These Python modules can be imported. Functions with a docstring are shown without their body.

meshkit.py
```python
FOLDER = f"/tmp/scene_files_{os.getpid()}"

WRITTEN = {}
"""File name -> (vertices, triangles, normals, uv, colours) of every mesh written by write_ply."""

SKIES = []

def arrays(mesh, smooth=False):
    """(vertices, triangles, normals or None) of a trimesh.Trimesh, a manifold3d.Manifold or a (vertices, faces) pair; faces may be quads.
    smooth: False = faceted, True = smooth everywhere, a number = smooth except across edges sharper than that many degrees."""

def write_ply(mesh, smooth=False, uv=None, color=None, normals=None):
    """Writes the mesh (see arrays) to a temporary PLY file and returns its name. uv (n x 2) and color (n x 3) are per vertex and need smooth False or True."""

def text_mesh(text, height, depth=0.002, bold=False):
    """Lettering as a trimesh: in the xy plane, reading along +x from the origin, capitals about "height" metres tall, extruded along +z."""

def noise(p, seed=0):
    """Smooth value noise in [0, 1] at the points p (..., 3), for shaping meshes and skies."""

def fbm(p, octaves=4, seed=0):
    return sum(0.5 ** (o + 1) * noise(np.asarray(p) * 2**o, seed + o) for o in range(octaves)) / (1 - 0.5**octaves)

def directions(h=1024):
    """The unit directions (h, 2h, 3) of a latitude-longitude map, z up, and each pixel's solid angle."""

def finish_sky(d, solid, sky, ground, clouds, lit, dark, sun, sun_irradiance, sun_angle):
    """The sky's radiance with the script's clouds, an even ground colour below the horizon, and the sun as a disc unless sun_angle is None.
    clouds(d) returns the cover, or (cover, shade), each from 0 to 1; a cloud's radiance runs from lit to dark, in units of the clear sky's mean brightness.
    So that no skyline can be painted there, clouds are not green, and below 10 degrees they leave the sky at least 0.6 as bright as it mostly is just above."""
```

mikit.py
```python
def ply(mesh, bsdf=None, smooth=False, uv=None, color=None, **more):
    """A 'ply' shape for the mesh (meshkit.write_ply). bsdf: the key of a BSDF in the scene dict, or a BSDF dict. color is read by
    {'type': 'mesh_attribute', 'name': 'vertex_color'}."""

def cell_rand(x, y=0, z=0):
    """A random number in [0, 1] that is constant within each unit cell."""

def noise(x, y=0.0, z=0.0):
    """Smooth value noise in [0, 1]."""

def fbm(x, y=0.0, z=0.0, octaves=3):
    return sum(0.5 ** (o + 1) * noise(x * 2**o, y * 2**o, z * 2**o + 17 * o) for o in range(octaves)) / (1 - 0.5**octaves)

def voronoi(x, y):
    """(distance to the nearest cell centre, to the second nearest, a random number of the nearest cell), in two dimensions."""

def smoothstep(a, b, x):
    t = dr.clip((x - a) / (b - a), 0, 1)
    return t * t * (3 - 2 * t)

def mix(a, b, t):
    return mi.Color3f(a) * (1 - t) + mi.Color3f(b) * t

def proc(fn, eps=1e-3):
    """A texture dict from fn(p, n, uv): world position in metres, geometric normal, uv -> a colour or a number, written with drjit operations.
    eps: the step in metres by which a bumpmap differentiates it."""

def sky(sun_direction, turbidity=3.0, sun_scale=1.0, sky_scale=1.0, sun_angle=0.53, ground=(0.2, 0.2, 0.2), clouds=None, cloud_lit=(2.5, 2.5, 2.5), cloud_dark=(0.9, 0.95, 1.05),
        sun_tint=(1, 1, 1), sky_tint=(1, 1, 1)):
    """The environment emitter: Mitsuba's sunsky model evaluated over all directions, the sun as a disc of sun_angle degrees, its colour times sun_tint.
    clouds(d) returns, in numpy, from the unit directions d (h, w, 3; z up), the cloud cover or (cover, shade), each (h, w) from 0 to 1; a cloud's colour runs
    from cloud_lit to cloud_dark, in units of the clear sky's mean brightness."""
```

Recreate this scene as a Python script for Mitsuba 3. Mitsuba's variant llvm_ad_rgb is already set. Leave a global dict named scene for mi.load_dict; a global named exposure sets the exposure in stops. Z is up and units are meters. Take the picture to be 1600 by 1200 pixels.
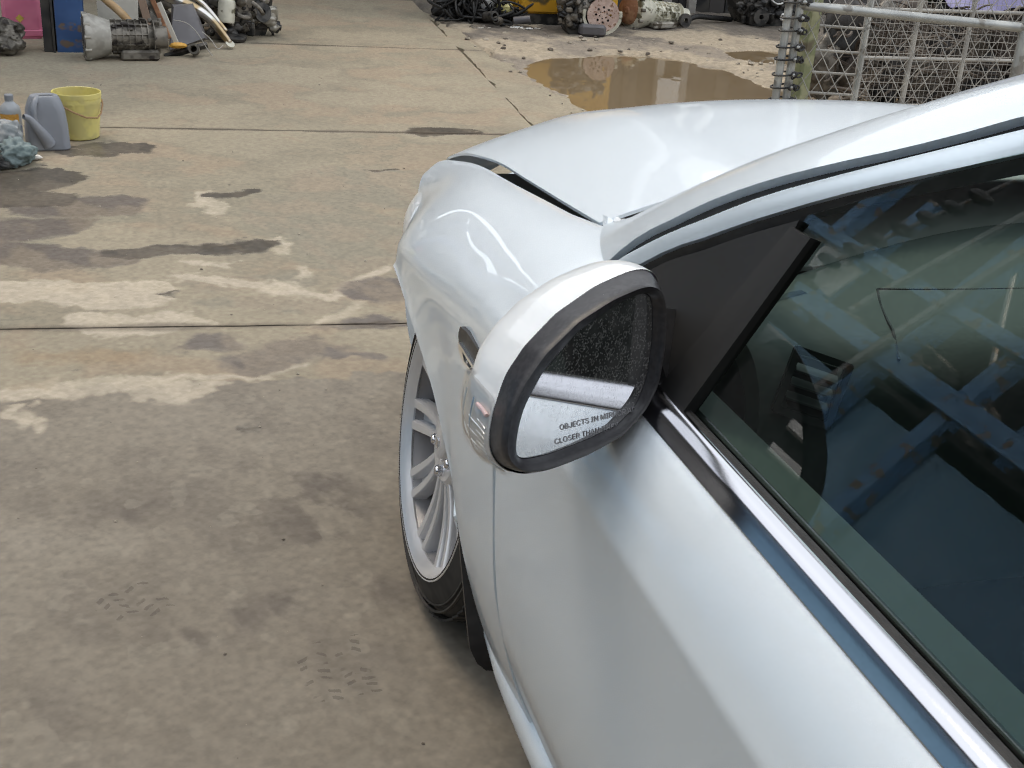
import math
import numpy as np, trimesh, mitsuba as mi, drjit as dr
import manifold3d as m3
import shapely.geometry as sg
from shapely.ops import unary_union
from scipy.interpolate import Akima1DInterpolator, PchipInterpolator
import mikit, meshkit
from mikit import proc, noise, fbm, voronoi, smoothstep, mix

scene, labels = {}, {}
rng = np.random.default_rng(7)
T = mi.ScalarTransform4f

# ------------------------------------------------------------------ camera, sky, exposure
EYE = np.array([-1.31, -1.93, 1.353])
YAW, PITCH, ROLL = math.radians(17.45), math.radians(24.0), math.radians(3.97)
_f = np.array([math.sin(YAW) * math.cos(PITCH), math.cos(YAW) * math.cos(PITCH), -math.sin(PITCH)])
_r0 = np.array([math.cos(YAW), -math.sin(YAW), 0.0])
_u0 = np.cross(_r0, _f)
_r = math.cos(ROLL) * _r0 + math.sin(ROLL) * _u0
_u = -math.sin(ROLL) * _r0 + math.cos(ROLL) * _u0
CM = np.eye(4); CM[:3, 0] = -_r; CM[:3, 1] = _u; CM[:3, 2] = _f; CM[:3, 3] = EYE
scene['camera'] = {'type': 'perspective', 'to_world': T(CM.tolist()), 'fov': 2 * math.degrees(math.atan(800 / 1917.0)),
                   'fov_axis': 'x', 'near_clip': 0.05, 'far_clip': 500.0}
def cloud_cover(d):
    n = meshkit.fbm(np.stack([d[..., 0] * 2.0, d[..., 1] * 2.0, d[..., 2] * 3.0], -1), 4, 3)
    return np.ones(d.shape[:2]), np.clip((n - 0.35) * 1.2, 0, 0.6)
scene['sky'] = mikit.sky([-0.25, 0.35, 0.9], turbidity=3, sun_scale=0.14, sun_angle=24, clouds=cloud_cover,
                         cloud_lit=(2.05, 2.14, 2.26), cloud_dark=(1.25, 1.35, 1.48))
exposure = 2.75

# ------------------------------------------------------------------ helpers
def tag(key, label=None, category=None, group=None, kind=None):
    d = labels.setdefault(key, {})
    for k, v in (('label', label), ('category', category), ('group', group), ('kind', kind)):
        if v: d[k] = v

def key_for(name):
    if name not in scene and name not in labels and not any(k.startswith(name + '__') for k in scene): return name
    i = 1
    while f'{name}_{i:03d}' in scene or f'{name}_{i:03d}' in labels or any(k.startswith(f'{name}_{i:03d}__') for k in scene): i += 1
    return f'{name}_{i:03d}'

_counts = {}
def free(name):
    i = _counts.get(name, -1) + 1
    _counts[name] = i
    return name if i == 0 else f'{name}_{i:03d}'

def add(name, mesh, bsdf, smooth=30, parent=None, **more):
    k = free(f'{parent}__{name}' if parent else name)
    scene[k] = mikit.ply(mesh, bsdf, smooth=smooth, **more)
    return k

def again(name, shape, parent=None, to_world=None):
    k = free(f'{parent}__{name}' if parent else name)
    scene[k] = dict(shape)
    if to_world is not None: scene[k]['to_world'] = to_world
    return k

def thing(name, label, category, group=None, kind=None):
    k = free(name)
    tag(k, label, category, group, kind)
    return k

def A(x): return np.asarray(x, float)

def grid_mesh(P, flip=False):
    P = A(P); n, m = P.shape[:2]
    idx = np.arange(n * m).reshape(n, m)
    a, b, c, d = idx[:-1, :-1].ravel(), idx[1:, :-1].ravel(), idx[1:, 1:].ravel(), idx[:-1, 1:].ravel()
    f = np.vstack([np.stack([a, b, c], 1), np.stack([a, c, d], 1)])
    if flip: f = f[:, ::-1]
    return trimesh.Trimesh(P.reshape(-1, 3), f, process=False)

def grid_normals(P):
    du = np.gradient(P, axis=0); dv = np.gradient(P, axis=1)
    n = np.cross(du, dv)
    return n / np.maximum(np.linalg.norm(n, axis=-1, keepdims=True), 1e-12)

def shell(P, t, toward=None, rim=0.0):
    """A grid surface given thickness t away from the side that faces 'toward' (a point); edges closed."""
    P = A(P); N = grid_normals(P)
    if toward is not None:
        s = np.sign(((A(toward) - P) * N).sum(-1).mean())
        N = N * (s if s != 0 else 1)
    Q = P - N * t
    n, m = P.shape[:2]
    o, i = P.reshape(-1, 3), Q.reshape(-1, 3)
    idx = np.arange(n * m).reshape(n, m)
    f = []
    def quads(I, J, K, L): f.append(np.vstack([np.stack([I, J, K], 1), np.stack([I, K, L], 1)]))
    a, b, c, d = idx[:-1, :-1].ravel(), idx[1:, :-1].ravel(), idx[1:, 1:].ravel(), idx[:-1, 1:].ravel()
    quads(a, b, c, d); off = n * m
    quads(a + off, d + off, c + off, b + off)
    ring = np.concatenate([idx[:, 0], idx[-1, 1:], idx[::-1, -1][1:], idx[0, ::-1][1:-1]])
    r2 = np.roll(ring, -1)
    quads(ring, ring + off, r2 + off, r2)
    mesh = trimesh.Trimesh(np.vstack([o, i]), np.vstack(f), process=False)
    # orient outward
    c0 = mesh.triangles_center[:1]; n0 = mesh.face_normals[:1]
    k = len(f[0]) // 2
    fn = mesh.face_normals[k]; 
    if fn @ N.reshape(-1, 3)[mesh.faces[k][0]] < 0: mesh.invert()
    return mesh

def resample(pts, n, kind='akima'):
    pts = A(pts)
    if len(pts) == 2:
        return pts[0] + (pts[1] - pts[0]) * np.linspace(0, 1, n)[:, None]
    s = np.concatenate([[0], np.cumsum(np.linalg.norm(np.diff(pts, axis=0), axis=1))])
    I = Akima1DInterpolator(s, pts) if kind == 'akima' else PchipInterpolator(s, pts)
    return I(np.linspace(0, s[-1], n))

def tube(path, r, sides=10, closed_ends=True):
    path = A(path); n = len(path)
    r = np.broadcast_to(A(r), (n,))
    t = np.gradient(path, axis=0); t /= np.linalg.norm(t, axis=1, keepdims=True)
    up = A([0, 0, 1]) if abs(t[0][2]) < 0.9 else A([1, 0, 0])
    u = np.cross(t[0], up); u /= np.linalg.norm(u)
    rings = []
    for k in range(n):
        u = u - (u @ t[k]) * t[k]; u /= np.linalg.norm(u)
        w = np.cross(t[k], u)
        a = np.linspace(0, 2 * np.pi, sides, endpoint=False)
        rings.append(path[k] + r[k] * (np.cos(a)[:, None] * u + np.sin(a)[:, None] * w))
    V = np.vstack(rings); f = []
    i = np.arange(sides); j = (i + 1) % sides
    for k in range(n - 1):
        a, b = k * sides, (k + 1) * sides
        f += [np.stack([a + i, a + j, b + j], 1), np.stack([a + i, b + j, b + i], 1)]
    if closed_ends:
        V = np.vstack([V, path[0], path[-1]])
        f += [np.stack([j, i, np.full(sides, n * sides)], 1), np.stack([(n - 1) * sides + i, (n - 1) * sides + j, np.full(sides, n * sides + 1)], 1)]
    return trimesh.Trimesh(V, np.vstack(f), process=False)

def lathe(profile, n=48):
    """profile [(r, z)] round z, open or closed."""
    p = A(profile); a = np.linspace(0, 2 * np.pi, n + 1)
    P = np.stack([p[:, None, 0] * np.cos(a), p[:, None, 0] * np.sin(a), np.broadcast_to(p[:, None, 1], (len(p), n + 1))], -1)
    m = grid_mesh(P, flip=True)
    m.merge_vertices()
    return m

def box(sx, sy, sz, c=(0, 0, 0), bev=0.0, rot=None):
    if bev > 0:
        pts = []
        for x in (-1, 1):
            for y in (-1, 1):
                for z in (-1, 1):
                    X, Y, Z = x * sx / 2, y * sy / 2, z * sz / 2
                    pts += [(X - x * bev, Y - y * bev, Z), (X - x * bev, Y, Z - z * bev), (X, Y - y * bev, Z - z * bev)]
        m = trimesh.convex.convex_hull(A(pts))
    else:
        m = trimesh.creation.box((sx, sy, sz))
    if rot is not None: m.apply_transform(trimesh.transformations.euler_matrix(*np.radians(rot)))
    m.apply_translation(c)
    return m

def cyl(p0, p1, r, n=20):
    return trimesh.creation.cylinder(radius=r, segment=[A(p0), A(p1)], sections=n)

def cat(*ms):
    out = []
    for m in ms: out += list(m) if isinstance(m, (list, tuple)) else [m]
    return trimesh.util.concatenate(out)

def moved(m, rot=(0, 0, 0), loc=(0, 0, 0), s=1.0):
    m = m.copy(); m.apply_scale(s)
    m.apply_transform(trimesh.transformations.euler_matrix(*np.radians(rot)))
    m.apply_translation(loc)
    return m

def mirrored(m):
    m = m.copy(); m.vertices[:, 0] *= -1; m.invert()
    return m

def lump(c, r, seed, amp=0.35, freq=None, sub=3):
    m = trimesh.creation.icosphere(sub, 1.0)
    v = m.vertices.copy()
    n = meshkit.fbm(v * 1.7 + seed * 3.1, 3, seed) - 0.5
    m.vertices = v * (1 + amp * 2 * n[:, None]) * A(r) + A(c)
    return m

TR = trimesh.transformations
# ------------------------------------------------------------------ materials
def rgb(*c): return {'type': 'rgb', 'value': list(c)}
def noise2(x, y):
    ix, iy = dr.floor(x), dr.floor(y)
    tx, ty = x - ix, y - iy
    tx, ty = tx * tx * (3 - 2 * tx), ty * ty * (3 - 2 * ty)
    ax, ay = mi.UInt32(mi.Int32(ix) + 1000000) * 374761393, mi.UInt32(mi.Int32(iy) + 1000000) * 668265263
    def r(h):
        h = (h ^ (h >> 13)) * 1274126177
        return mi.Float((h ^ (h >> 16)) & 0xFFFFFF) * (1 / 16777215.0)
    bx, by = ax + 374761393, ay + 668265263
    return dr.lerp(dr.lerp(r(ax ^ ay), r(bx ^ ay), tx), dr.lerp(r(ax ^ by), r(bx ^ by), tx), ty)

def fbm2(x, y, octaves=4):
    return sum(0.5 ** (o + 1) * noise2(x * 2 ** o + 5.2 * o, y * 2 ** o + 1.7 * o) for o in range(octaves)) / (1 - 0.5 ** octaves)

_W = {}
def weight(freq, lo, hi):
    """a noise mask; one texture per frequency, shared between materials"""
    f = min((3, 9, 20, 60, 220), key=lambda v: abs(math.log(v / freq)))
    lo = 0.58 if lo > 0.45 else 0.38
    if (f, lo) not in _W:
        off = 0.0 if lo < .45 else 9.3
        hi = lo + (0.26 if lo < .45 else 0.12)
        _W[(f, lo)] = lambda p, n, uv, f=f, off=off, lo=lo, hi=hi: smoothstep(lo, hi, fbm(p.x * f + off, p.y * f, p.z * f, 3))
    return proc(_W[(f, lo)])

def mat(k, base, rough=0.5, metallic=0.0, spec=0.5, two=True, **more):
    def one(c): return {'type': 'principled', 'base_color': c if isinstance(c, dict) else rgb(*c), 'roughness': rough, 'metallic': metallic, 'specular': spec, **more}
    if isinstance(base, list):
        a, b, f1, lo, hi, f2, c, lo2, hi2 = base
        d = {'type': 'blendbsdf', 'weight': weight(f1, lo, hi), 'a': one(a), 'b': one(b)}
        if c is not None:
            d = {'type': 'blendbsdf', 'weight': weight(f2, max(lo2, .5), hi2), 'a': d, 'b': one(c)}
    else:
        d = one(base)
    scene[k] = {'type': 'twosided', 'bsdf': d} if two else d
    return k

def speck(a, b, f1, lo=0.35, hi=0.65, f2=None, c=None, lo2=0.55, hi2=0.75):
    return [a, b, f1, lo, hi, f2, c, lo2, hi2]

def paint_fn(p, n, uv):
    fl = mikit.cell_rand(p.x * 2600, p.y * 2600, p.z * 2600)
    return mix((.70, .765, .815), (.78, .845, .895), fl)
scene['paint'] = {'type': 'twosided', 'bsdf': {'type': 'blendbsdf', 'weight': 0.30,
    'a': {'type': 'plastic', 'int_ior': 1.5, 'diffuse_reflectance': proc(paint_fn), 'nonlinear': False},
    'b': {'type': 'principled', 'base_color': rgb(.78, .845, .90), 'roughness': 0.38, 'metallic': 0.8, 'specular': 0.5}}}
scene['paint_white'] = {'type': 'twosided', 'bsdf': {'type': 'plastic', 'int_ior': 1.5, 'diffuse_reflectance': rgb(.70, .73, .75), 'nonlinear': False}}
mat('black_plastic', speck((.014, .014, .015), (.022, .021, .022), 60), 0.42)
mat('bezel_plastic', speck((.020, .0195, .022), (.028, .027, .030), 220), 0.38)
mat('black_gloss', (.012, .012, .013), 0.08)
mat('sail_black', (.017, .0165, .016), 0.42)
mat('rubber', speck((.009, .009, .009), (.016, .0155, .015), 90), 0.55)
mat('tyre_rubber', speck((.013, .013, .013), (.026, .025, .023), 26, f2=9, c=(.05, .044, .038)), 0.7)
scene['chrome'] = {'type': 'twosided', 'bsdf': {'type': 'roughconductor', 'material': 'Al', 'alpha': 0.035, 'specular_reflectance': {'type': 'rgb', 'value': [.72, .73, .76]}}}
mat('trim_metal', (.80, .83, .86), 0.14, 1.0)
mat('trim_satin', (.60, .69, .76), 0.34, .55)
mat('alloy', (.62, .63, .65), 0.30, 0.55)
mat('alloy_shaded', (.20, .20, .21), 0.42, 0.4)  # barrel alloy darkened to stand for the shade behind the spokes
mat('brake_iron', speck((.16, .13, .11), (.30, .28, .26), 30), 0.4, 0.6)
mat('liner_felt', (.035, .035, .035), 0.9)
mat('undercoat', (.07, .068, .065), 0.85)
mat('bay_grey', (.22, .22, .215), 0.6)
mat('frit_and_shade', (.014, .014, .014), 0.25)
mat('dash_dark', (.022, .024, .024), 0.65)
mat('dash_top', (.11, .125, .12), 0.6)
mat('trim_grey', (.13, .145, .14), 0.7)
mat('interior_grey', (.30, .30, .295), 0.7)
mat('interior_beige', (.22, .21, .19), 0.8)
mat('vent_slat', (.11, .115, .115), .4)
scene['side_glass'] = {'type': 'thindielectric', 'int_ior': 1.55, 'specular_transmittance': rgb(.52, .64, .59)}
scene['dark_glass'] = {'type': 'thindielectric', 'int_ior': 1.55, 'specular_transmittance': rgb(.16, .20, .19)}
scene['screen_glass'] = {'type': 'thindielectric', 'int_ior': 1.5, 'specular_transmittance': rgb(.82, .88, .85)}
scene['clear_lens'] = {'type': 'thindielectric', 'int_ior': 1.5, 'specular_transmittance': rgb(.95, .95, .95)}

def mirror_dirt(p, n, uv):
    q = p.x * 0.9 + p.y * 0.31
    w1 = fbm(p.x * 160, p.y * 160, p.z * 160, 2) * 0.9
    d1, d2, r = voronoi(q * 420 + w1, p.z * 330 + w1)
    spot = (1 - smoothstep(0.12, 0.38, d1)) * smoothstep(0.30, 0.75, r)
    d3, d4, r3 = voronoi(q * 210 + w1 * 1.4 + 4.7, p.z * 140 + w1)
    ring = smoothstep(0.20, 0.30, d3) * (1 - smoothstep(0.32, 0.46, d3)) * smoothstep(0.45, 0.6, r3)
    film = smoothstep(0.35, 0.7, fbm2(q * 55, p.z * 40, 3))
    return 0.03 + 0.05 * film + 0.24 * spot + 0.15 * ring
scene['mirror_silver'] = {'type': 'twosided', 'bsdf': {'type': 'blendbsdf', 'weight': proc(mirror_dirt),
    'a': {'type': 'conductor', 'material': 'Al', 'specular_reflectance': rgb(.82, .84, .86)},
    'b': {'type': 'diffuse', 'reflectance': rgb(.42, .42, .41)}}}
mat('reflector', (.60, .60, .585), .35, .45)
mat('print_grey', (.30, .30, .31), 0.6)

# ------------------------------------------------------------------ the yard: concrete slabs, dirt, puddles
ROT = math.radians(-4.3)
E1, E2 = A([math.cos(ROT), math.sin(ROT)]), A([-math.sin(ROT), math.cos(ROT)])

def capsules(x, y, caps):
    d = mi.Float(9.0)
    for x1, y1, x2, y2, r in caps:
        vx, vy = x2 - x1, y2 - y1
        L = max(vx * vx + vy * vy, 1e-6)
        t = dr.clip(((x - x1) * vx + (y - y1) * vy) / L, 0, 1)
        d = dr.minimum(d, dr.sqrt(dr.square(x - x1 - vx * t) + dr.square(y - y1 - vy * t)) - r)
    return d

OIL = [(-1.871, 3.094, -1.73, 3.136, .19), (-1.849, 2.824, -1.66, 2.859, .115), (-1.446, 2.167, -1.333, 2.178, .05), (-1.312, 2.197, -1.1, 2.214, .06), (-1.046, 2.217, -1.002, 2.221, .07),
       (-1.083, 2.882, -.947, 2.894, .048), (-1.606, 3.593, -1.501, 3.546, .065), (-1.48, 3.684, -1.355, 3.64, .095), (-.039, 3.973, .188, 3.974, .085), (-.377, 3.232, -.333, 3.242, .025), (-.303, 3.252, -.265, 3.273, .02),
       (-1.254, 1.74, -1.235, 1.739, .019), (-1.68, .944, -1.674, .946, .022), (-1.135, .792, -1.104, .791, .012), (-1.722, 3.356, -1.686, 3.365, .02), (-1.523, 1.205, -1.517, 1.204, .007)]
DAMP = [(-1.709, 2.732, -1.41, 2.756, .12), (-1.79, 2.461, -1.60, 2.527, .12), (-1.8, 2.25, -1.636, 2.17, .14), (-1.612, 2.09, -1.44, 2.121, .085), (-1.058, 1.225, -.93, 1.287, .10), (-1.096, 1.183, -1.03, 1.161, .035),
        (-.882, 1.232, -.706, 1.21, .04), (-.631, 1.729, -.564, 1.752, .115), (-.733, 1.486, -.671, 1.506, .05), (-.817, 1.44, -.626, 1.44, .022), (-1.206, 1.342, -1.135, 1.357, .06)]
RUST = [(-1.477, 1.308, -1.361, 1.27, .06), (-1.624, 1.304, -1.542, 1.294, .05), (-1.645, 1.147, -1.567, 1.136, .022), (-1.791, 2.389, -1.57, 2.562, .066)]
PALE = [(-1.642, 1.099, -1.299, 1.092, .062), (-1.362, 1.142, -1.034, 1.119, .029), (-1.015, 1.138, -.924, 1.178, .016), (-1.626, .983, -1.611, .909, .03), (-1.579, 1.013, -1.576, 1.005, .014), (-1.747, 1.843, -1.338, 1.772, .12),
        (-1.323, 1.553, -1.163, 1.494, .041), (-1.219, 1.908, -.93, 1.777, .045), (-.935, 1.73, -.738, 1.698, .034), (-.735, 1.721, -.545, 1.941, .034), (-.808, 1.495, -.711, 1.621, .024), (-.857, 1.873, -.839, 1.935, .04),
        (-1.213, 2.054, -1.088, 2.069, .03), (-1.536, 1.578, -1.359, 1.482, .078), (-.944, 2.267, -.894, 2.106, .025), (-1.106, 2.92, -1.096, 2.654, .05), (-1.602, .943, -1.594, .864, .018), (-1.332, 1.017, -1.186, 1.076, .035)]
GREY = [(-1.123, 1.838, -.881, 1.845, .084), (-1.154, 1.641, -.79, 1.623, .058), (-.741, 2.6, -.547, 2.077, .26), (-.673, 2.123, -.547, 2.077, .125), (-.5, 3.0, .0, 2.9, .3)]

def tread(x, y, cx, cy, ang, hw, hl, pu, pv):
    """rubber tread print: short slanted dashes in rows"""
    c, s_ = math.cos(ang), math.sin(ang)
    u, v = (x - cx) * c + (y - cy) * s_, -(x - cx) * s_ + (y - cy) * c
    gu = u / pu; iu = dr.floor(gu)
    gv = v / pv + (gu - iu) * dr.select((iu - 2 * dr.floor(iu / 2)) > .5, .7, -.7)
    iv = dr.floor(gv)
    win = (dr.abs(u) < hw) & (dr.abs(v) < hl)
    m = (1 - smoothstep(.20, .38, dr.abs(gu - iu - .5))) * (1 - smoothstep(.14, .30, dr.abs(gv - iv - .5)))
    return dr.select(win, m * smoothstep(.25, .45, mikit.cell_rand(iu + 50, iv + 50, 3.0)), 0.0)

def slab_color(p, n, uv):
    x, y = p.x, p.y
    w1 = fbm2(x * 5 + 1.3, y * 5, 4) - 0.5
    w2 = fbm2(x * 5 + 3.3, y * 6 + 7, 4) - 0.5
    w3 = fbm2(x * 24, y * 24, 3) - 0.5
    X, Y = x + w1 * 0.17 + w3 * 0.06, y + w2 * 0.13 + w3 * 0.06
    mid = fbm2(x * 3.1 + 5, y * 3.6, 5)
    patch = fbm2(x * 1.5 + 2, y * 2.0 + 5, 4)
    fine = fbm2(x * 70, y * 70, 3)
    smear = fbm2(x * 9 + y * 2 + 12, y * 6.0, 5)
    far = smoothstep(2.4, 3.4, y)
    w4 = fbm2(x * 85, y * 85, 2)
    dry = mix((.32, .284, .222), (.262, .234, .184), smoothstep(0.36, 0.64, mid))
    dry = mix(dry, (.36, .285, .215), smoothstep(0.52, 0.66, mid + w1 * 0.6) * 0.5)
    dry = mix(dry, (.255, .238, .19), smoothstep(0.52, 0.57, patch) * (0.7 - 0.45 * far))
    dg = capsules(X, Y, GREY)
    dry = mix(dry, mix((.25, .232, .19), (.29, .25, .20), smoothstep(0.4, 0.6, smear)), (1 - smoothstep(-0.02, 0.015, dg)) * 0.7)
    near = 1 - smoothstep(-0.010, 0.010, Y - 1.09)
    worn = mix((.222, .197, .166), (.250, .224, .190), smoothstep(0.30, 0.70, mid))
    worn = mix(worn, (.165, .146, .128), smoothstep(0.52, 0.70, smear) * 0.4)
    worn = mix(worn, (.29, .262, .225), smoothstep(0.66, 0.74, patch + w2 * 0.5) * 0.45)
    grime = capsules(X, Y, [(-1.0, .62, -.93, .10, .10), (-1.25, .0, -1.0, .05, .07), (-1.5, .35, -1.35, .45, .05)])
    worn = mix(worn, (.125, .108, .098), (1 - smoothstep(-.10, .06, grime)) * smoothstep(0.42, 0.56, smear) * 0.75)
    worn = mix(worn, (.30, .275, .235), smoothstep(0.62, 0.72, fbm2(x * 21 + 3, y * 17, 3)) * 0.35)
    col = mix(dry, worn, near)
    dp = capsules(X, Y, PALE)
    col = mix(col, mix((.56, .50, .41), (.45, .40, .33), smoothstep(0.4, 0.6, smear)), (1 - smoothstep(-0.022, 0.010, dp)) * (0.45 + 0.5 * smoothstep(0.38, 0.56, smear)))
    dr_ = capsules(X, Y, RUST)
    col = mix(col, (.30, .225, .15), (1 - smoothstep(-0.05, 0.02, dr_)) * 0.6)
    dd = capsules(X, Y, DAMP)
    col = mix(col, mix((.150, .131, .121), (.215, .182, .150), smoothstep(0.4, 0.6, smear)), (1 - smoothstep(-0.032, 0.010, dd)) * 0.95)
    do = capsules(X, Y, OIL)
    col = mix(col, mix((.078, .069, .060), (.125, .108, .09), smoothstep(0.35, 0.65, smear)), (1 - smoothstep(-0.020, 0.008, do)) * 0.92)
    tr = dr.maximum(tread(x + w3 * .02, y + w3 * .02, -1.385, .095, .5, 
                    .066, .056, .030, .024), tread(x + w3 * .02, y + w3 * .02, -1.045, -.17, .1, .060, .085, .034, .021) * .75)
    col = mix(col, (.085, .075, .07), smoothstep(.25, .62, tr * (0.15 + 1.5 * w4)) * 0.45)
    # dirt that has washed up along the joints
    t = (y * E2[1] + x * E2[0])
    g = (t - 1.393) / 2.53
    g = dr.abs(g - dr.round(g)) * 2.53
    col = mix(col, (.12, .098, .08), (1 - smoothstep(0.0, 0.035, g + w1 * 0.05)) * 0.65)
    return col * mi.Color3f(.955, .935, .885) * (0.70 + 0.34 * fine)

def slab_rough(p, n, uv):
    x, y = p.x, p.y
    w1 = fbm2(x * 5 + 1.3, y * 5, 3) - 0.5
    w2 = fbm2(x * 5 + 3.3, y * 6 + 7, 3) - 0.5
    d = capsules(x + w1 * 0.17, y + w2 * 0.13, DAMP + OIL)
    return 0.80 - 0.40 * (1 - smoothstep(-0.03, 0.02, d)) + 0.3 * w1

def slab_bump(p, n, uv):
    return fbm2(p.x * 28, p.y * 28, 3)
scene['concrete'] = {'type': 'twosided', 'bsdf': {'type': 'bumpmap', 'scale': 0.005, 'tex': proc(slab_bump, 2e-3),
    'bsdf': {'type': 'principled', 'base_color': proc(slab_color), 'roughness': proc(slab_rough), 'specular': 0.4}}}

def dirt_color(p, n, uv):
    x, y = p.x, p.y
    m = fbm2(x * 3, y * 3, 4)
    c = mix((.32, .272, .205), (.22, .19, .155), smoothstep(0.38, 0.62, m))
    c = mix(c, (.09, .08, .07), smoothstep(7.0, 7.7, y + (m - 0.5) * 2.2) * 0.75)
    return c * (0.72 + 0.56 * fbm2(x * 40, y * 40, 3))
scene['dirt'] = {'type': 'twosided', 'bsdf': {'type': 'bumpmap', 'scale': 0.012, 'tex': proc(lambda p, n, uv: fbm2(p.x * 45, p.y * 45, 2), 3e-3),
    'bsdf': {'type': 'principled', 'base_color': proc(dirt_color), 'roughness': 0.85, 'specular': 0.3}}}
def mud_fn(p, n, uv):
    return mix((.175, .130, .078), (.205, .155, .094), fbm2(p.x * 2, p.y * 2, 2))
scene['muddy_water'] = {'type': 'twosided', 'bsdf': {'type': 'bumpmap', 'scale': 0.0006, 'tex': proc(lambda p, n, uv: fbm2(p.x * 9, p.y * 9, 2), 4e-3),
    'bsdf': {'type': 'plastic', 'int_ior': 1.33, 'diffuse_reflectance': proc(mud_fn), 'nonlinear': False}}}

PUD1 = sg.Polygon([(1.08, 5.95), (1.37, 6.25), (1.88, 6.38), (2.31, 6.24), (2.5, 5.85), (2.55, 5.3), (2.75, 4.9), (2.5, 4.2), (1.9, 3.75), (1.2, 3.9), (1.04, 4.35), (1.03, 4.7), (1.02, 5.2), (1.0, 5.6)])
PUD2 = sg.Polygon([(2.85, 6.6), (3.2, 6.75), (3.7, 6.65), (3.6, 6.2), (3.1, 6.12), (2.8, 6.3)])

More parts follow.
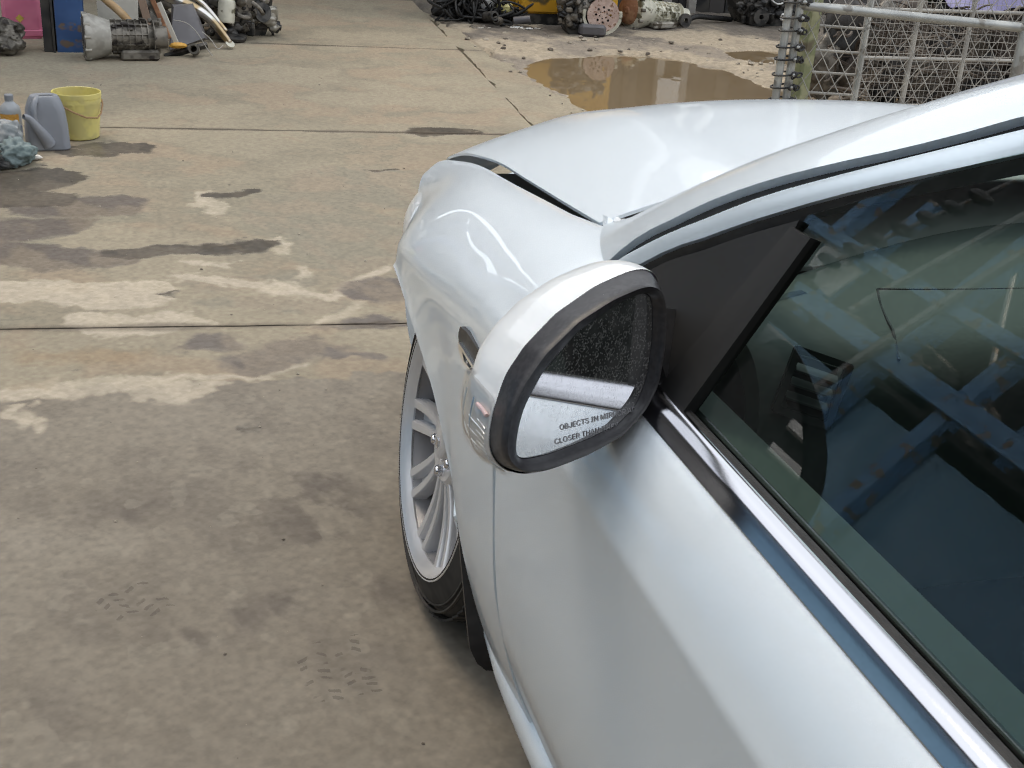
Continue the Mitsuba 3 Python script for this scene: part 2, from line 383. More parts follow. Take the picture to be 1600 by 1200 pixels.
def dirt_patch():
    xs, ys = np.arange(0.2, 7.0, 0.03), np.arange(3.0, 10.0, 0.035)
    X, Y = np.meshgrid(xs, ys, indexing='ij')
    pts = np.stack([X, Y, X * 0], -1)
    w = (meshkit.fbm(pts * 3.0, 4, 1) - 0.5) * 0.5 + (meshkit.fbm(pts * 14.0, 3, 5) - 0.5) * 0.14
    import shapely
    P = shapely.points(X.ravel(), Y.ravel())
    Z = 0.004 + (meshkit.fbm(pts * 5.0, 4, 2) - 0.5) * 0.035 + (meshkit.fbm(pts * 22.0, 3, 3) - 0.5) * 0.016
    for poly in (PUD1, PUD2):
        d = np.where(shapely.contains(poly, P), -1, 1) * shapely.distance(P, poly.exterior)
        d = d.reshape(X.shape) + w * 0.28
        Z = Z - 0.075 * np.clip((0.10 - d) / 0.3, 0, 1)
    # under the slabs, at the rim of the patch
    Z = np.where(X < 0.95 + 0.08 * w, -0.03, Z)
    e = np.minimum.reduce([X - xs[0], xs[-1] - X, Y - ys[0], ys[-1] - Y])
    Z = np.where(e < 0.3, np.minimum(Z, -0.03 + 0 * Z) * (1 - e / 0.3) + Z * (e / 0.3), Z)
    return grid_mesh(np.stack([X, Y, Z], -1))
add('dirt_ground', dirt_patch(), 'dirt', smooth=True); tag('dirt_ground', 'brown trodden dirt with puddles beyond the concrete', kind='structure')
water = trimesh.creation.box((3.6, 4.0, .012)); water.apply_translation((2.3, 5.3, -.030))
add('puddle_water', cat(box(1.9, 3.6, .008, (1.95, 5.0, -.022)), box(1.2, 1.0, .008, (3.35, 6.45, -.020))), 'muddy_water', smooth=False)
tag('puddle_water', 'muddy brown water standing in the dirt', kind='structure')
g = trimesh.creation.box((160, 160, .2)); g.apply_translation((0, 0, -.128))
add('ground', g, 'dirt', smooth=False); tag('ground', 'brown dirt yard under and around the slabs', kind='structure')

def slab_poly(s0, s1, t0, t1):
    return [tuple(E1 * s + E2 * t) for s, t in ((s0, t0), (s1, t0), (s1, t1), (s0, t1))]
def rough_edge(poly, amp, seed, step=0.04):
    line = poly.exterior; n = int(line.length / step)
    pts = A([line.interpolate(i / n, normalized=True).coords[0] for i in range(n)])
    q = np.c_[pts, np.zeros(n)]
    off = np.c_[meshkit.fbm(q * 9, 3, seed) - .5, meshkit.fbm(q * 9, 3, seed + 5) - .5] * amp
    off *= np.clip((pts[:, :1] - .55) / .25, 0.08, 1) if amp > .05 else 1
    return sg.Polygon(pts + off).buffer(0)
def slab(poly, amp=0.013, seed=1):
    p = rough_edge(poly, amp, seed)
    if p.geom_type != 'Polygon': p = max(p.geoms, key=lambda g: g.area)
    m = trimesh.creation.extrude_polygon(p, 0.07, engine='earcut'); m.apply_translation((0, 0, -.07))
    add('slab', m, 'concrete', smooth=20, parent='ground')
T0, DT, GAP = 1.393, 2.53, 0.005
S0 = 0.29
rows = [T0 - 3 * DT, T0 - 2 * DT, T0 - DT, T0, T0 + DT]
k = 0
for a, b in zip(rows[:-1], rows[1:]):
    for s0, s1 in ((S0 - 8, S0 - 4), (S0 - 4, S0), (S0, S0 + 4), (S0 + 4, S0 + 8)):
        k += 1
        slab(sg.Polygon(slab_poly(s0 + GAP, s1 - GAP, a + GAP, b - GAP)), seed=k)
for s0, s1 in ((S0 - 8, S0 - 4), (S0 - 4, S0)):
    for a in (T0 + DT, T0 + 2 * DT, T0 + 3 * DT):
        k += 1
        slab(sg.Polygon(slab_poly(s0 + GAP, s1 - GAP, a + GAP, a + (DT if a < 6 else 2 * DT) - GAP)), seed=k)
        if a > 5.5: break
t1 = T0 + DT + GAP
edge_pts = [(1.13, 3.84), (1.08, 4.25), (1.02, 4.5), (1.03, 4.75), (0.98, 5.0), (0.99, 5.3), (0.95, 5.6), (1.02, 5.9), (0.9, 6.15), (0.96, 6.5), (1.04, 7.0), (0.9, 7.6), (0.95, 8.2), (0.85, 8.9)]
slab(sg.Polygon([tuple(E1 * (S0 + GAP) + E2 * t1)] + edge_pts + [tuple(E1 * (S0 + GAP) + E2 * 8.9)]), amp=0.10, seed=44)

# ------------------------------------------------------------------ the parked car
car = thing('parked_car', 'silver white sedan parked on the concrete with its bonnet ajar', 'car')
OUT = A([-6, -1, 2.0])

def loft(rows, nu, nv, ju=None):
    """rows: (stations, points, 3) -> smooth grid nu x nv."""
    R = A(rows)
    tv = np.zeros(R.shape[1]); tv[1:] = np.cumsum(np.linalg.norm(np.diff(R, axis=1), axis=2).mean(0))
    R = Akima1DInterpolator(tv / tv[-1], R, axis=1)(np.linspace(0, 1, nv))
    tu = np.zeros(R.shape[0]); tu[1:] = np.cumsum(np.linalg.norm(np.diff(R, axis=0), axis=2).mean(1))
    return Akima1DInterpolator(tu / tu[-1], R, axis=0)(np.linspace(0, 1, nu))

DOORP = A([(-.840, .232), (-.872, .31), (-.903, .42), (-.917, .55), (-.9225, .67), (-.9300, .768), (-.9314, .783), (-.9288, .794), (-.912, .84), (-.886, .876)])
xdoor = PchipInterpolator(DOORP[:7, 1], DOORP[:7, 0])

FTOP = A([(-.728, -.442, .888), (-.745, -.375, .878), (-.745, -.228, .86), (-.744, -.11, .845), (-.739, .04, .825), (-.727, .235, .795), (-.727, .357, .77), (-.731, .446, .75), (-.741, .514, .725), (-.754, .529, .705)])
ARCH = A([(-.770, .375, .25), (-.790, .365, .38), (-.815, .32, .51), (-.852, .25, .585), (-.893, .15, .635), (-.915, .03, .66), (-.92, -.09, .645), (-.918, -.2, .61), (-.912, -.275, .565),
          (-.902, -.338, .488), (-.889, -.362, .422), (-.867, -.37, .335), (-.842, -.365, .25), (-.836, -.641, .215)])
TOPY = [.529, .50, .446, .36, .26, .14, .02, -.09, -.17, -.25, -.31, -.355, -.40, -.442]
_ftop = PchipInterpolator(FTOP[::-1][:, 1], FTOP[::-1]) if FTOP[0, 1] > FTOP[-1, 1] else PchipInterpolator(FTOP[:, 1], FTOP)
def feat(tab):
    t = A(sorted(tab)); return PchipInterpolator(t[:, 0], t[:, 1:])
J6 = feat([(.54, -.778, .650), (.3, -.795, .728), (.1, -.815, .788), (-.1, -.828, .825), (-.3, -.832, .850), (-.5, -.842, .872), (-.64, -.868, .880)])
J5 = feat([(.54, -.790, .605), (.3, -.832, .674), (.1, -.870, .734), (-.1, -.889, .774), (-.3, -.896, .802), (-.5, -.905, .826), (-.64, -.909, .846)])
J4 = feat([(.54, -.796, .555), (.3, -.852, .622), (.1, -.900, .690), (-.1, -.919, .728), (-.3, -.924, .752), (-.64, -.9305, .786)])
def fender_rows():
    rows = []
    for i in range(14):
        j0 = ARCH[i]; j8 = _ftop(TOPY[i])
        last = i == 13
        w = i / 13.0
        ys = [j0[1] + (j8[1] - j0[1]) * q for q in (.80, .62, .45)]
        if last: ys = [-.642, -.642, -.642]
        a6 = J6(ys[0]); a5 = J5(ys[1]); a4 = J4(ys[2])
        p6, p5, p4 = A([a6[0], ys[0], a6[1]]), A([a5[0], ys[1], a5[1]]), A([a4[0], ys[2], a4[1]])
        p7 = (p6 + j8) / 2 + A([-.004, 0, .006])
        if last: p7 = A([-.80, -.64, .899])
        mids = []
        for q in (.25, .5, .75):
            p = p4 + (j0 - p4) * q
            xl = p[0]
            xs = float(xdoor(np.clip(p[2], .232, .783)))
            e4 = float(xdoor(np.clip(p4[2], .232, .783))) - p4[0]; e0 = float(xdoor(np.clip(j0[2], .232, .783))) - j0[0]
            p[0] = xs - (e4 * (1 - q) + e0 * q)
            mids.append(p)
        if last: mids = [p + A([-.0035, 0, 0]) for p in mids]; p4 = p4 + A([-.003, 0, 0]); j0 = j0 + A([-.003, 0, 0])
        rows.append([j0, mids[2], mids[1], mids[0], p4, p5, p6, p7, j8])
    return rows
FEND = loft(fender_rows(), 90, 64)
from scipy.ndimage import gaussian_filter
sm_ = np.stack([gaussian_filter(FEND[..., k], (4.0, 2.5), mode='nearest') for k in range(3)], -1)
wv = np.clip(np.minimum(np.arange(64), np.arange(64)[::-1]) / 8.0, 0, 1)[None, :, None] * np.clip(np.minimum(np.arange(90), np.arange(90)[::-1]) / 8.0, 0, 1)[:, None, None]
FEND = FEND * (1 - wv) + sm_ * wv
fender_mesh = shell(FEND, 0.012, OUT)
add('fender', fender_mesh, 'paint', 40, car)
add('fender', mirrored(fender_mesh), 'paint', 40, car)

_N = grid_normals(FEND); _N = _N * np.sign(((OUT - FEND) * _N).sum(-1).mean())
skin = grid_mesh((FEND - _N * .016)[:52])  # dark skin added to shade the painted inside of the fender
add('fender_shade_skin', skin, 'liner_felt', True, car); add('fender_shade_skin', mirrored(skin), 'liner_felt', True, car)
# wheel arch liner and inner structure behind the fender
def liner(cy, x0=-.80, x1=-.58, r=.372):
    a = np.linspace(math.radians(8), math.radians(212), 40)
    P = np.stack([np.stack([np.full(40, x), cy + np.cos(a) * r, .335 + np.sin(a) * r * (.92)], -1) for x in np.linspace(x0, x1, 4)])
    Q = np.concatenate([P, np.stack([np.full(40, x1), cy + np.cos(a) * .05, .335 + np.sin(a) * .05], -1)[None]])
    return shell(Q, .006, (x0 - .5, cy, .335))
for cy in (0.0, -3.0):
    L = liner(cy); add('arch_liner', L, 'liner_felt', 40, car); add('arch_liner', mirrored(L), 'liner_felt', 40, car)
add('engine_bay', cat(box(1.30, .95, .40, (0, .05, .50)), box(1.2, .3, .28, (0, .55, .45))), 'bay_grey', False, car)

# bonnet
BEDGE = A([0, 0, -.004]) + A([(-.735, -.441, .893), (-.733, -.339, .882), (-.728, -.205, .867), (-.722, -.051, .850), (-.715, .129, .830), (-.716, .256, .810), (-.721, .358, .790), (-.731, .433, .765)])
def bonnet_grid():
    e = np.vstack([BEDGE, [(-.722, .50, .735), (-.69, .58, .70), (-.60, .67, .66)]])
    e = resample(e, 60, 'pchip')
    cz = PchipInterpolator([-.20, .0, .2, .35, .5, .65, .8, .95], [.918, .921, .914, .896, .864, .82, .76, .69])
    cy = np.interp(e[:, 1], [-.441, .433, .67], [-.20, .60, .86]); pw = np.interp(e[:, 1], [-.441, .1], [1.7, 2.2])
    n = 61; s = np.linspace(-1, 1, n)
    P = np.zeros((60, n, 3))
    for i in range(60):
        a = np.abs(s)
        P[i, :, 0] = s * -e[i, 0]
        P[i, :, 1] = e[i, 1] + (cy[i] - e[i, 1]) * (1 - a ** pw[i])
        z = float(cz(cy[i]))
        P[i, :, 2] = e[i, 2] + (z - e[i, 2]) * (1 - a ** 2.6) + 0.006 * np.exp(-((a - .62) / .10) ** 2)
    return P
BON = bonnet_grid()
add('bonnet', shell(BON, .005, (0, 0, 5)), 'paint', 45, car)
rear_ = BON[0][3:-3]
cowlP = A([[(p[0], -.60 - .02 * (1 - (p[0] / .7) ** 2), .868 + .02 * (1 - (p[0] / .7) ** 2)) for p in rear_], [(p[0], p[1] - .02, p[2] - .020) for p in rear_], [(p[0] * .98, p[1] + .09, p[2] - .035) for p in rear_]])
add('cowl', shell(loft(cowlP, 12, 55), .006, (0, -1, 4)), 'interior_grey', 40, car)
add('bonnet_hinge', cat(box(.012, .05, .03, (-.705, -.44, .876), .003), box(.02, .02, .02, (-.70, -.455, .886), .004)), 'paint_white', 30, car)

# doors
def door_grid(y0, y1, n=40):
    rows = []
    for q in np.linspace(0, 1, n):
        y = y0 + (y1 - y0) * q
        bow = 0.010 * (1 - ((y + 1.9) / 1.3) ** 2)
        rows.append([(x - bow * .0, y, z) for x, z in DOORP])
    R = A(rows)
    tv = np.zeros(len(DOORP)); tv[1:] = np.cumsum(np.linalg.norm(np.diff(R[0], axis=0), axis=1))
    return PchipInterpolator(tv / tv[-1], R, axis=1)(np.linspace(0, 1, 110))
DOOR = door_grid(-.650, -1.80)
D = f'{car}__door'
for side in (0, 1):
    for (ya, yb) in ((-.650, -1.80), (-1.806, -2.75)):
        m = shell(door_grid(ya, yb), .02, OUT)
        k = add('door', mirrored(m) if side else m, 'paint', 40, car)

def sill_mesh():
    prof = A([(-.80, .13), (-.832, .150), (-.849, .180), (-.853, .205), (-.847, .226), (-.828, .240), (-.80, .245)])
    ys = [-.372, -.40, -.46, -.6, -.9, -1.5, -2.6]
    g0 = []
    for y in ys:
        f = np.clip((-.36 - y) / .12, .25, 1)
        c = A([-.842, .215])
        q = c + (prof - c) * A([f, f])
        g0.append([(x, y, z) for x, z in q])
    return shell(loft(g0, 40, 24), .006, OUT)
add('sill', sill_mesh(), 'paint', 40, car); add('sill', mirrored(sill_mesh()), 'paint', 40, car)
add('underbody', cat(box(1.1, 4.2, .16, (0, -1.5, .22)), box(1.58, 2.1, .12, (0, -1.5, .22))), 'undercoat', False, car)

# roof rails, seals, window frame
EXT = A([(-.625, -1.32, 1.268), (-.605, -1.65, 1.315), (-.595, -2.2, 1.325), (-.605, -2.75, 1.26), (-.66, -3.3, 1.06), (-.71, -3.6, .93)])
PT = A([(-.73, -.448, .89), (-.725, -.522, .92), (-.718, -.609, .967), (-.711, -.692, 1.011), (-.699, -.807, 1.071), (-.687, -.901, 1.116), (-.674, -.98, 1.153), (-.662, -1.048, 1.182), (-.65, -1.106, 1.206)])
ST = A([(-.80, -.64, .899), (-.795, -.682, .935), (-.79, -.728, .967), (-.784, -.778, .996), (-.776, -.833, 1.029), (-.761, -.928, 1.078), (-.746, -1.008, 1.114), (-.731, -1.074, 1.142), (-.715, -1.13, 1.168), (-.70, -1.178, 1.192)])
SB = A([(-.818, -.655, .893), (-.804, -.684, .915), (-.80, -.722, .942), (-.792, -.785, .981), (-.783, -.852, 1.018), (-.768, -.945, 1.069), (-.753, -1.023, 1.106), (-.738, -1.087, 1.136), (-.722, -1.142, 1.162), (-.707, -1.19, 1.185)])
FB = A([(-.846, -.70, .895), (-.835, -.745, .922), (-.823, -.797, .954), (-.815, -.854, .99), (-.807, -.906, 1.017), (-.798, -.96, 1.047), (-.786, -1.015, 1.076), (-.775, -1.064, 1.101), (-.759, -1.124, 1.13), (-.743, -1.176, 1.154), (-.727, -1.22, 1.175)])
def ext(c, dx, dz, n=5): return np.vstack([c, EXT[:n] + A([dx, -.03, dz])])
PTx, STx, SBx, FBx = ext(PT, 0, 0, 6), ext(ST, -.052, -.018), ext(SB, -.060, -.024), ext(FB, -.080, -.040)
def ribbon(c1, c2, n=70, m=5, bulge=0.0):
    a, b = resample(c1, n, 'pchip'), resample(c2, n, 'pchip')
    q = np.linspace(0, 1, m)[None, :, None]
    P = a[:, None] * (1 - q) + b[:, None] * q
    if bulge:
        N = grid_normals(P); s = np.sign(((OUT - P) * N).sum(-1).mean())
        P = P + N * s * bulge * (4 * q * (1 - q))
    return P
pill = shell(ribbon(PTx[:-1], STx, bulge=.008, m=9), .03, OUT)
add('roof_pillar', pill, 'paint', 40, car); add('roof_pillar', mirrored(pill), 'paint', 40, car)
inn = A([.004, 0, -.002])
seal = shell(ribbon(STx + inn * 2, SBx + inn * 2, m=5), .02, OUT)
add('pillar_seal', seal, 'rubber', 40, car); add('pillar_seal', mirrored(seal), 'rubber', 40, car)
# roof
rail = resample(PTx, 60, 'pchip'); rail = rail[rail[:, 1] < -1.0]
s = np.linspace(-1, 1, 31)
roofP = A([[(-p[0] * q, p[1] + .10 * (1 - q * q) * np.clip((-p[1] - 1.0) < .5, 0, 1), p[2] + .055 * (1 - abs(q) ** 2.4)) for q in s] for p in rail])
add('roof', shell(roofP, .02, (0, -2, 9)), 'paint', 45, car)
# windscreen, its lower edge tucked under the bonnet's rear edge
wtop = A([(-p[0] * q, p[1] * 0 - 1.02 + .02, 1.16 + .075 * (1 - abs(q) ** 2.2)) for p in [A([-.655, 0, 0])] for q in s])
wbot = A([(-.69 * -q, -.50 + .22 * (1 - q * q), .885 + .03 * (1 - q * q)) for q in s])
wp = wbot[None] * (1 - np.linspace(0, 1, 20)[:, None, None]) + wtop[None] * np.linspace(0, 1, 20)[:, None, None]
add('windscreen', grid_mesh(wp), 'screen_glass', True, car)

fr = shell(ribbon(SBx, FBx, m=9, bulge=.006), .014, OUT)
add('window_frame', fr, 'trim_satin', 40, D)
add('window_frame', mirrored(fr), 'trim_satin', 40, f'{car}__door_002')
# thin black glass run seal under the frame
FB2 = FBx + A([-.004, -.005, -.010]) + A([.008, 0, 0])
run = shell(ribbon(FBx + inn, FB2 + inn, m=3), .01, OUT)
add('glass_seal', run, 'rubber', 40, D)
# beltline bright moulding
def belt(y0=-.93, y1=-2.75):
    prof = A([(-.8835, .8750), (-.8880, .8770), (-.8860, .8810), (-.8838, .8852), (-.8812, .8896), (-.8765, .8940), (-.8715, .8965), (-.8665, .897), (-.8640, .894)])
    ys = np.linspace(y0, y1, 12)
    return shell(loft(A([[(x, y, z) for x, z in prof] for y in ys]), 24, 28), .003, OUT)
add('beltline_trim', belt(-.905), 'chrome', 60, D)
add('beltline_trim', mirrored(belt(-.905)), 'chrome', 60, f'{car}__door_002')
add('belt_seal', cat(box(.010, 1.9, .016, (-.8595, -1.85, .888), .003)), 'rubber', 30, D)
# black corner panel in front of the glass, with its dark divider bar
def on_plane(y, z, off=0.0):
    """the plane of the side glass (leaning inwards)"""
    return A([-.8565 + (z - .892) * .44 + off, y, z])
sail_top = resample(FB, 40, 'pchip') + A([-.002, -.003, -.012])
apex = sail_top[np.argmin(np.abs(sail_top[:, 1] + 1.035))]
k_ = int(np.argmin(np.abs(sail_top[:, 1] + 1.035)))
up = sail_top[:k_ + 1]
lowc = A([on_plane(-.70, .884, -.006), on_plane(-.995, .890, -.006)])
P = ribbon(up, np.vstack([resample(lowc, 40)[::1]]), 40, 14)
# the lower boundary runs along the belt and then up the divider
lo = np.vstack([resample(A([on_plane(-.70, .884, -.008), on_plane(-.985, .888, -.008)]), 26), resample(A([on_plane(-.985, .888, -.008), apex + A([-.002, 0, -.006])]), 15)[1:]])
P = ribbon(up, lo, 40, 14)
add('corner_panel', shell(P, .012, OUT), 'sail_black', 40, D)
mat('bar_black', (.010, .010, .010), .6)
bar_a, bar_b = on_plane(-.992, .885, -.010), apex + A([-.004, -.006, -.006])
w_ = A([0, -.034, 0])
add('divider_bar', shell(A([[bar_a - w_ * .7, bar_a + w_ * .3 + A([-.004, 0, 0]), bar_a + w_], [bar_b - w_ * .3, bar_b + w_ * .3 + A([-.003, 0, 0]), bar_b + w_ * .7]]), .014, OUT), 'bar_black', 40, D)
# glass
gy = np.linspace(-.975, -2.7, 60)
top_z = PchipInterpolator(-FBx[:, 1], FBx[:, 2]); top_x = PchipInterpolator(-FBx[:, 1], FBx[:, 0])
G = []
for y in gy:
    col = []
    for q in np.linspace(0, 1, 12):
        yy = y - .062 * q * np.clip((2.0 + y) / 1.0, 0, 1)
        z1 = float(top_z(-yy)); z_ = .875 + (z1 - .875) * q
        col.append(on_plane(yy, z_, .004 - .005 * (1 - ((z_ - 1.09) / .215) ** 2)))
    G.append(col)
GLASS = A(G)
add('window_glass', grid_mesh(GLASS), 'side_glass', True, D)
add('window_glass', mirrored(grid_mesh(GLASS)), 'dark_glass', True, f'{car}__door_002')

# interior
def dash():
    rows = []
    for x in (-.745, -.735, -.70, -.62, -.5, -.35, -.15, 0, .15, .35, .5, .62, .70, .735, .745):
        e = abs(x) > .74
        yf = -(.51 + .21 * np.clip((abs(x) - .10) / .51, 0, 1.3) ** 1.5)
        k = .90 if e else 1.0
        pts = [(yf + .04, .872), (yf, .898), (yf - .05, .905), (yf * .5 - .42, .908), (-.875 + yf * .02, .902), (-.925, .884), (-.945, .845), (-.94, .76), (-.90, .60), (-.62, .50)]
        c = A([-.75, .70]); rows.append([(x, *(c + (A(p) - c) * k)) for p in pts])
    return shell(loft(rows, 90, 60), .008, (0, -2, 3))
add('dashboard', dash(), 'dash_top', 45, car)
def dash_z(x, y):
    yf = -(.51 + .21 * np.clip((abs(x) - .10) / .51, 0, 1.3) ** 1.5)
    return np.interp(-y, [-yf, -yf + .05, -yf * .5 + .42, .875 - yf * .02, .925, .945], [.898, .905, .908, .902, .884, .845])
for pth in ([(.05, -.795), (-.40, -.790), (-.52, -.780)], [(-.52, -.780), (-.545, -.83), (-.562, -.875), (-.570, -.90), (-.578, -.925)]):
    add('airbag_seam_shade', tube(A([(x, y, dash_z(x, y) + .0015) for x, y in resample(A(pth), 24)]), .0018, 6), 'black_plastic', 30, car)  # dark strip painted in for the shadowed gap round the airbag lid
wb = wp[:8] + A([0, -.010, -.008])
add('windscreen_band', shell(wb, .003, (0, -3, 2)), 'frit_and_shade', 40, car)  # ceramic frit, made taller to paint in the darkness beyond the dash
hl_ = roofP + A([0, 0, -.035]); hl_[:, :, 0] *= .97
add('headliner', grid_mesh(hl_), 'dash_dark', True, car)
add('door_card', cat(shell(A([[(-.84, -.66, .885), (-.835, -1.8, .885)], [(-.80, -.66, .875), (-.79, -1.8, .875)], [(-.79, -.66, .70), (-.78, -1.8, .70)], [(-.79, -.66, .35), (-.78, -1.8, .35)]]), .005, (0, -1, .9))), 'trim_grey', 20, D)
add('door_card', mirrored(shell(A([[(-.84, -.66, .885), (-.835, -2.7, .885)], [(-.80, -.66, .875), (-.79, -2.7, .875)], [(-.79, -.66, .70), (-.78, -2.7, .70)], [(-.79, -.66, .35), (-.78, -2.7, .35)]]), .005, (0, -1, .9))), 'trim_grey', 20, f'{car}__door_002')
add('floor_mat', box(1.5, 2.6, .04, (0, -1.9, .33)), 'dash_dark', False, car)

def vent_frame():
    o = sg.box(-.046, -.052, .046, .052).buffer(.006); i_ = sg.box(-.036, -.042, .036, .042).buffer(.004)
    return trimesh.creation.extrude_polygon(o.difference(i_), .012, engine='earcut')
VM = TR.translation_matrix((-.692, -.952, .874)) @ TR.rotation_matrix(math.radians(-14), [0, 0, 1]) @ TR.rotation_matrix(math.radians(74), [1, 0, 0]) @ TR.rotation_matrix(math.radians(-16), [0, 0, 1]) @ TR.scale_matrix(.60)
def put(m, M): m = m.copy(); m.apply_transform(M); return m
add('air_vent', put(vent_frame(), VM), mat('vent_black', (.05, .052, .052), .35), 20, car)
vk = f'{car}__air_vent'
for i_ in range(3): add('slat', put(box(.074, .004, .020, (0, -.024 + .024 * i_, .002), 0, (35, 0, 0)), VM), 'vent_slat', False, vk)
add('recess', put(box(.076, .088, .004, (0, 0, -.018)), VM), 'vent_black', False, vk)
def seat(x):
    base = trimesh.convex.convex_hull(np.vstack([box(.5, .5, .14, (x, -1.55, .52), .04).vertices]))
    back = moved(box(.5, .13, .60, (0, 0, .3), .05), (14, 0, 0), (x, -1.80, .55))
    head = moved(box(.26, .10, .18, (0, 0, 0), .04), (10, 0, 0), (x, -1.98, 1.16))
    return cat(base, back, head)
for x in (-.38, .38): add('seat', seat(x), 'trim_grey', 30, car)

# wheels
def tyre():
    w = .118
    prof = [(.238, -w + .012), (.245, -w), (.272, -w - .006), (.300, -w - .003), (.322, -w + .012), (.331, -w + .03), (.335, -.04), (.335, .04), (.331, w - .03), (.322, w - .012), (.300, w + .003), (.272, w + .006), (.245, w), (.238, w - .012)]
    prof = [(r if r < .25 else .25 + (r - .25) * (.320 - .25) / .085, z * (.96 if r < .26 else (.84 if r < .29 else .80) if r < .31 else .74)) for r, z in prof]
    m = lathe(prof, 96)
    ridges = [lathe([(r_, sz * (w * .82 - .001)), (r_ + .001, sz * (w * .82 + .0030)), (r_ + .004, sz * (w * .82 + .0030)), (r_ + .005, sz * (w * .82 - .001))], 96) for r_ in (.262, .288, .300) for sz in (1, -1)]
    blocks = ridges
    for a in np.linspace(0, 2 * np.pi, 64, endpoint=False):
        for z0, tw in ((-.088, .25), (-.045, -.2), (.045, .2), (.088, -.25)):
            b = box(.004, .020, .034, (0, 0, 0)); b.apply_transform(trimesh.transformations.rotation_matrix(tw, [1, 0, 0]))
            b.apply_translation((.319 if abs(z0) < .06 else .3165, 0, z0 * .8)); b.apply_transform(trimesh.transformations.rotation_matrix(a, [0, 0, 1]))
            blocks.append(b)
    return cat(m, *blocks)
def rim():
    return lathe([(.236, .088), (.246, .095), (.252, .106), (.249, .112), (.240, .110), (.230, .100), (.222, .07), (.212, .02), (.205, -.05), (.214, -.09), (.236, -.11)], 96)
def strand(a0, a1, w0, w1):
    """one raised rib from hub to rim in the local frame (axis z, outward +z)"""
    q = np.linspace(0, 1, 14)
    r = .046 + (.236 - .046) * q
    a = a0 + (a1 - a0) * (q ** 1.1)
    z = .087 + .011 * q - .010 * np.sin(q * np.pi)
    w = w0 + (w1 - w0) * q ** 1.5
    rings = []
    for i in range(14):
        c = A([math.cos(a[i]), math.sin(a[i]), 0]); t = A([-c[1], c[0], 0])
        p = c * r[i]; h = w[i] / 2
        pr = [(-h, -.028), (-h, -.006), (-h * .72, 0), (h * .72, 0), (h, -.006), (h, -.028)]
        rings.append([p + t * u + A([0, 0, z[i] + v]) for u, v in pr])
    R = A(rings)
    P = np.concatenate([R, R[:, :1]], 1)
    m = grid_mesh(P)
    V = np.array(m.vertices); n = len(V)
    caps = []
    for e in (0, 13):
        idx = e * 7 + np.arange(6)
        caps += [[idx[0], idx[i], idx[i + 1]] for i in range(1, 5)]
    m = trimesh.Trimesh(V, np.vstack([m.faces, caps]), process=False)
    m.fix_normals()
    return m
def spoke():
    return cat(strand(-.14, -.095, .015, .022), strand(.14, .095, .015, .022), moved(strand(0, 0, .012, .030), loc=(0, 0, -.022)))
HUB = lathe([(0, .101), (.022, .101), (.030, .097), (.034, .089), (.050, .086), (.070, .089), (.080, .082), (.084, .055), (.06, .02), (0, .02)], 48)
NUT = lathe([(0, .100), (.007, .099), (.0105, .094), (.0105, .072), (0, .072)], 12)
DISC = lathe([(0, .02), (.09, .02), (.095, -.01), (.165, -.01), (.165, -.035), (.09, -.035), (0, -.035)], 48)
tyre_s, rim_s, hub_s = mikit.ply(tyre(), 'tyre_rubber', smooth=35), mikit.ply(rim(), 'alloy_shaded', smooth=40), mikit.ply(HUB, 'alloy', smooth=35)
spoke_s = mikit.ply(spoke(), 'alloy', smooth=40); lip_s = mikit.ply(lathe([(.226, .090), (.236, .096), (.2475, .1065), (.2525, .107), (.2495, .1128), (.241, .1112), (.231, .1015), (.224, .094), (.226, .090)], 96), 'alloy', smooth=50); nut_s = mikit.ply(NUT, 'chrome', smooth=35); disc_s = mikit.ply(DISC, 'brake_iron', smooth=35)
cap_s = mikit.ply(moved(box(.014, .014, .004), loc=(0, 0, .102)), 'chrome', smooth=False)
WX = .735  # wheel centre plane: rim lip at x = -.853; the front left wheel hangs with its top leaning out
for cx, cy in ((-WX, 0), (-WX, -3.0), (WX, 0), (WX, -3.0)):
    wk = free(f'{car}__wheel')
    M = np.eye(4); sgn = -1 if cx < 0 else 1
    M[:3, 0] = [0, 1, 0]; M[:3, 1] = [0, 0, 1] if sgn > 0 else [0, 0, -1]; M[:3, 2] = [sgn, 0, 0]
    M[:3, 3] = [cx, cy, .332]
    if cx < 0 and cy == 0: M = M @ TR.rotation_matrix(math.radians(7.0), [1, 0, 0])
    TW = T(M.tolist())
    again('tyre', tyre_s, wk, TW); again('barrel', rim_s, wk, TW); again('rim', lip_s, wk, TW); again('hub', hub_s, wk, TW); again('brake_disc', disc_s, wk, TW); again('centre_cap', cap_s, wk, TW)
    for i in range(10):
        again('spoke', spoke_s, wk, TW @ T().rotate([0, 0, 1], 36 * i + 12))
    for i in range(5):
        again('lug_nut', nut_s, wk, TW @ T().rotate([0, 0, 1], 72 * i + 20) @ T().translate([.056, 0, 0]))
# mudflap
mf = shell(A([[(-.897, -.392, .42), (-.885, -.385, .33), (-.876, -.392, .25), (-.868, -.400, .185), (-.855, -.402, .155), (-.84, -.402, .140)],
              [(-.862, -.392, .42), (-.85, -.385, .33), (-.845, -.392, .25), (-.835, -.40, .185), (-.825, -.402, .15), (-.815, -.402, .134)],
              [(-.80, -.392, .42), (-.79, -.385, .33), (-.785, -.392, .25), (-.775, -.40, .185), (-.77, -.402, .145), (-.765, -.402, .130)]]), .008, (-.8, -3, .3))
add('mudflap', mf, 'black_plastic', 40, car)
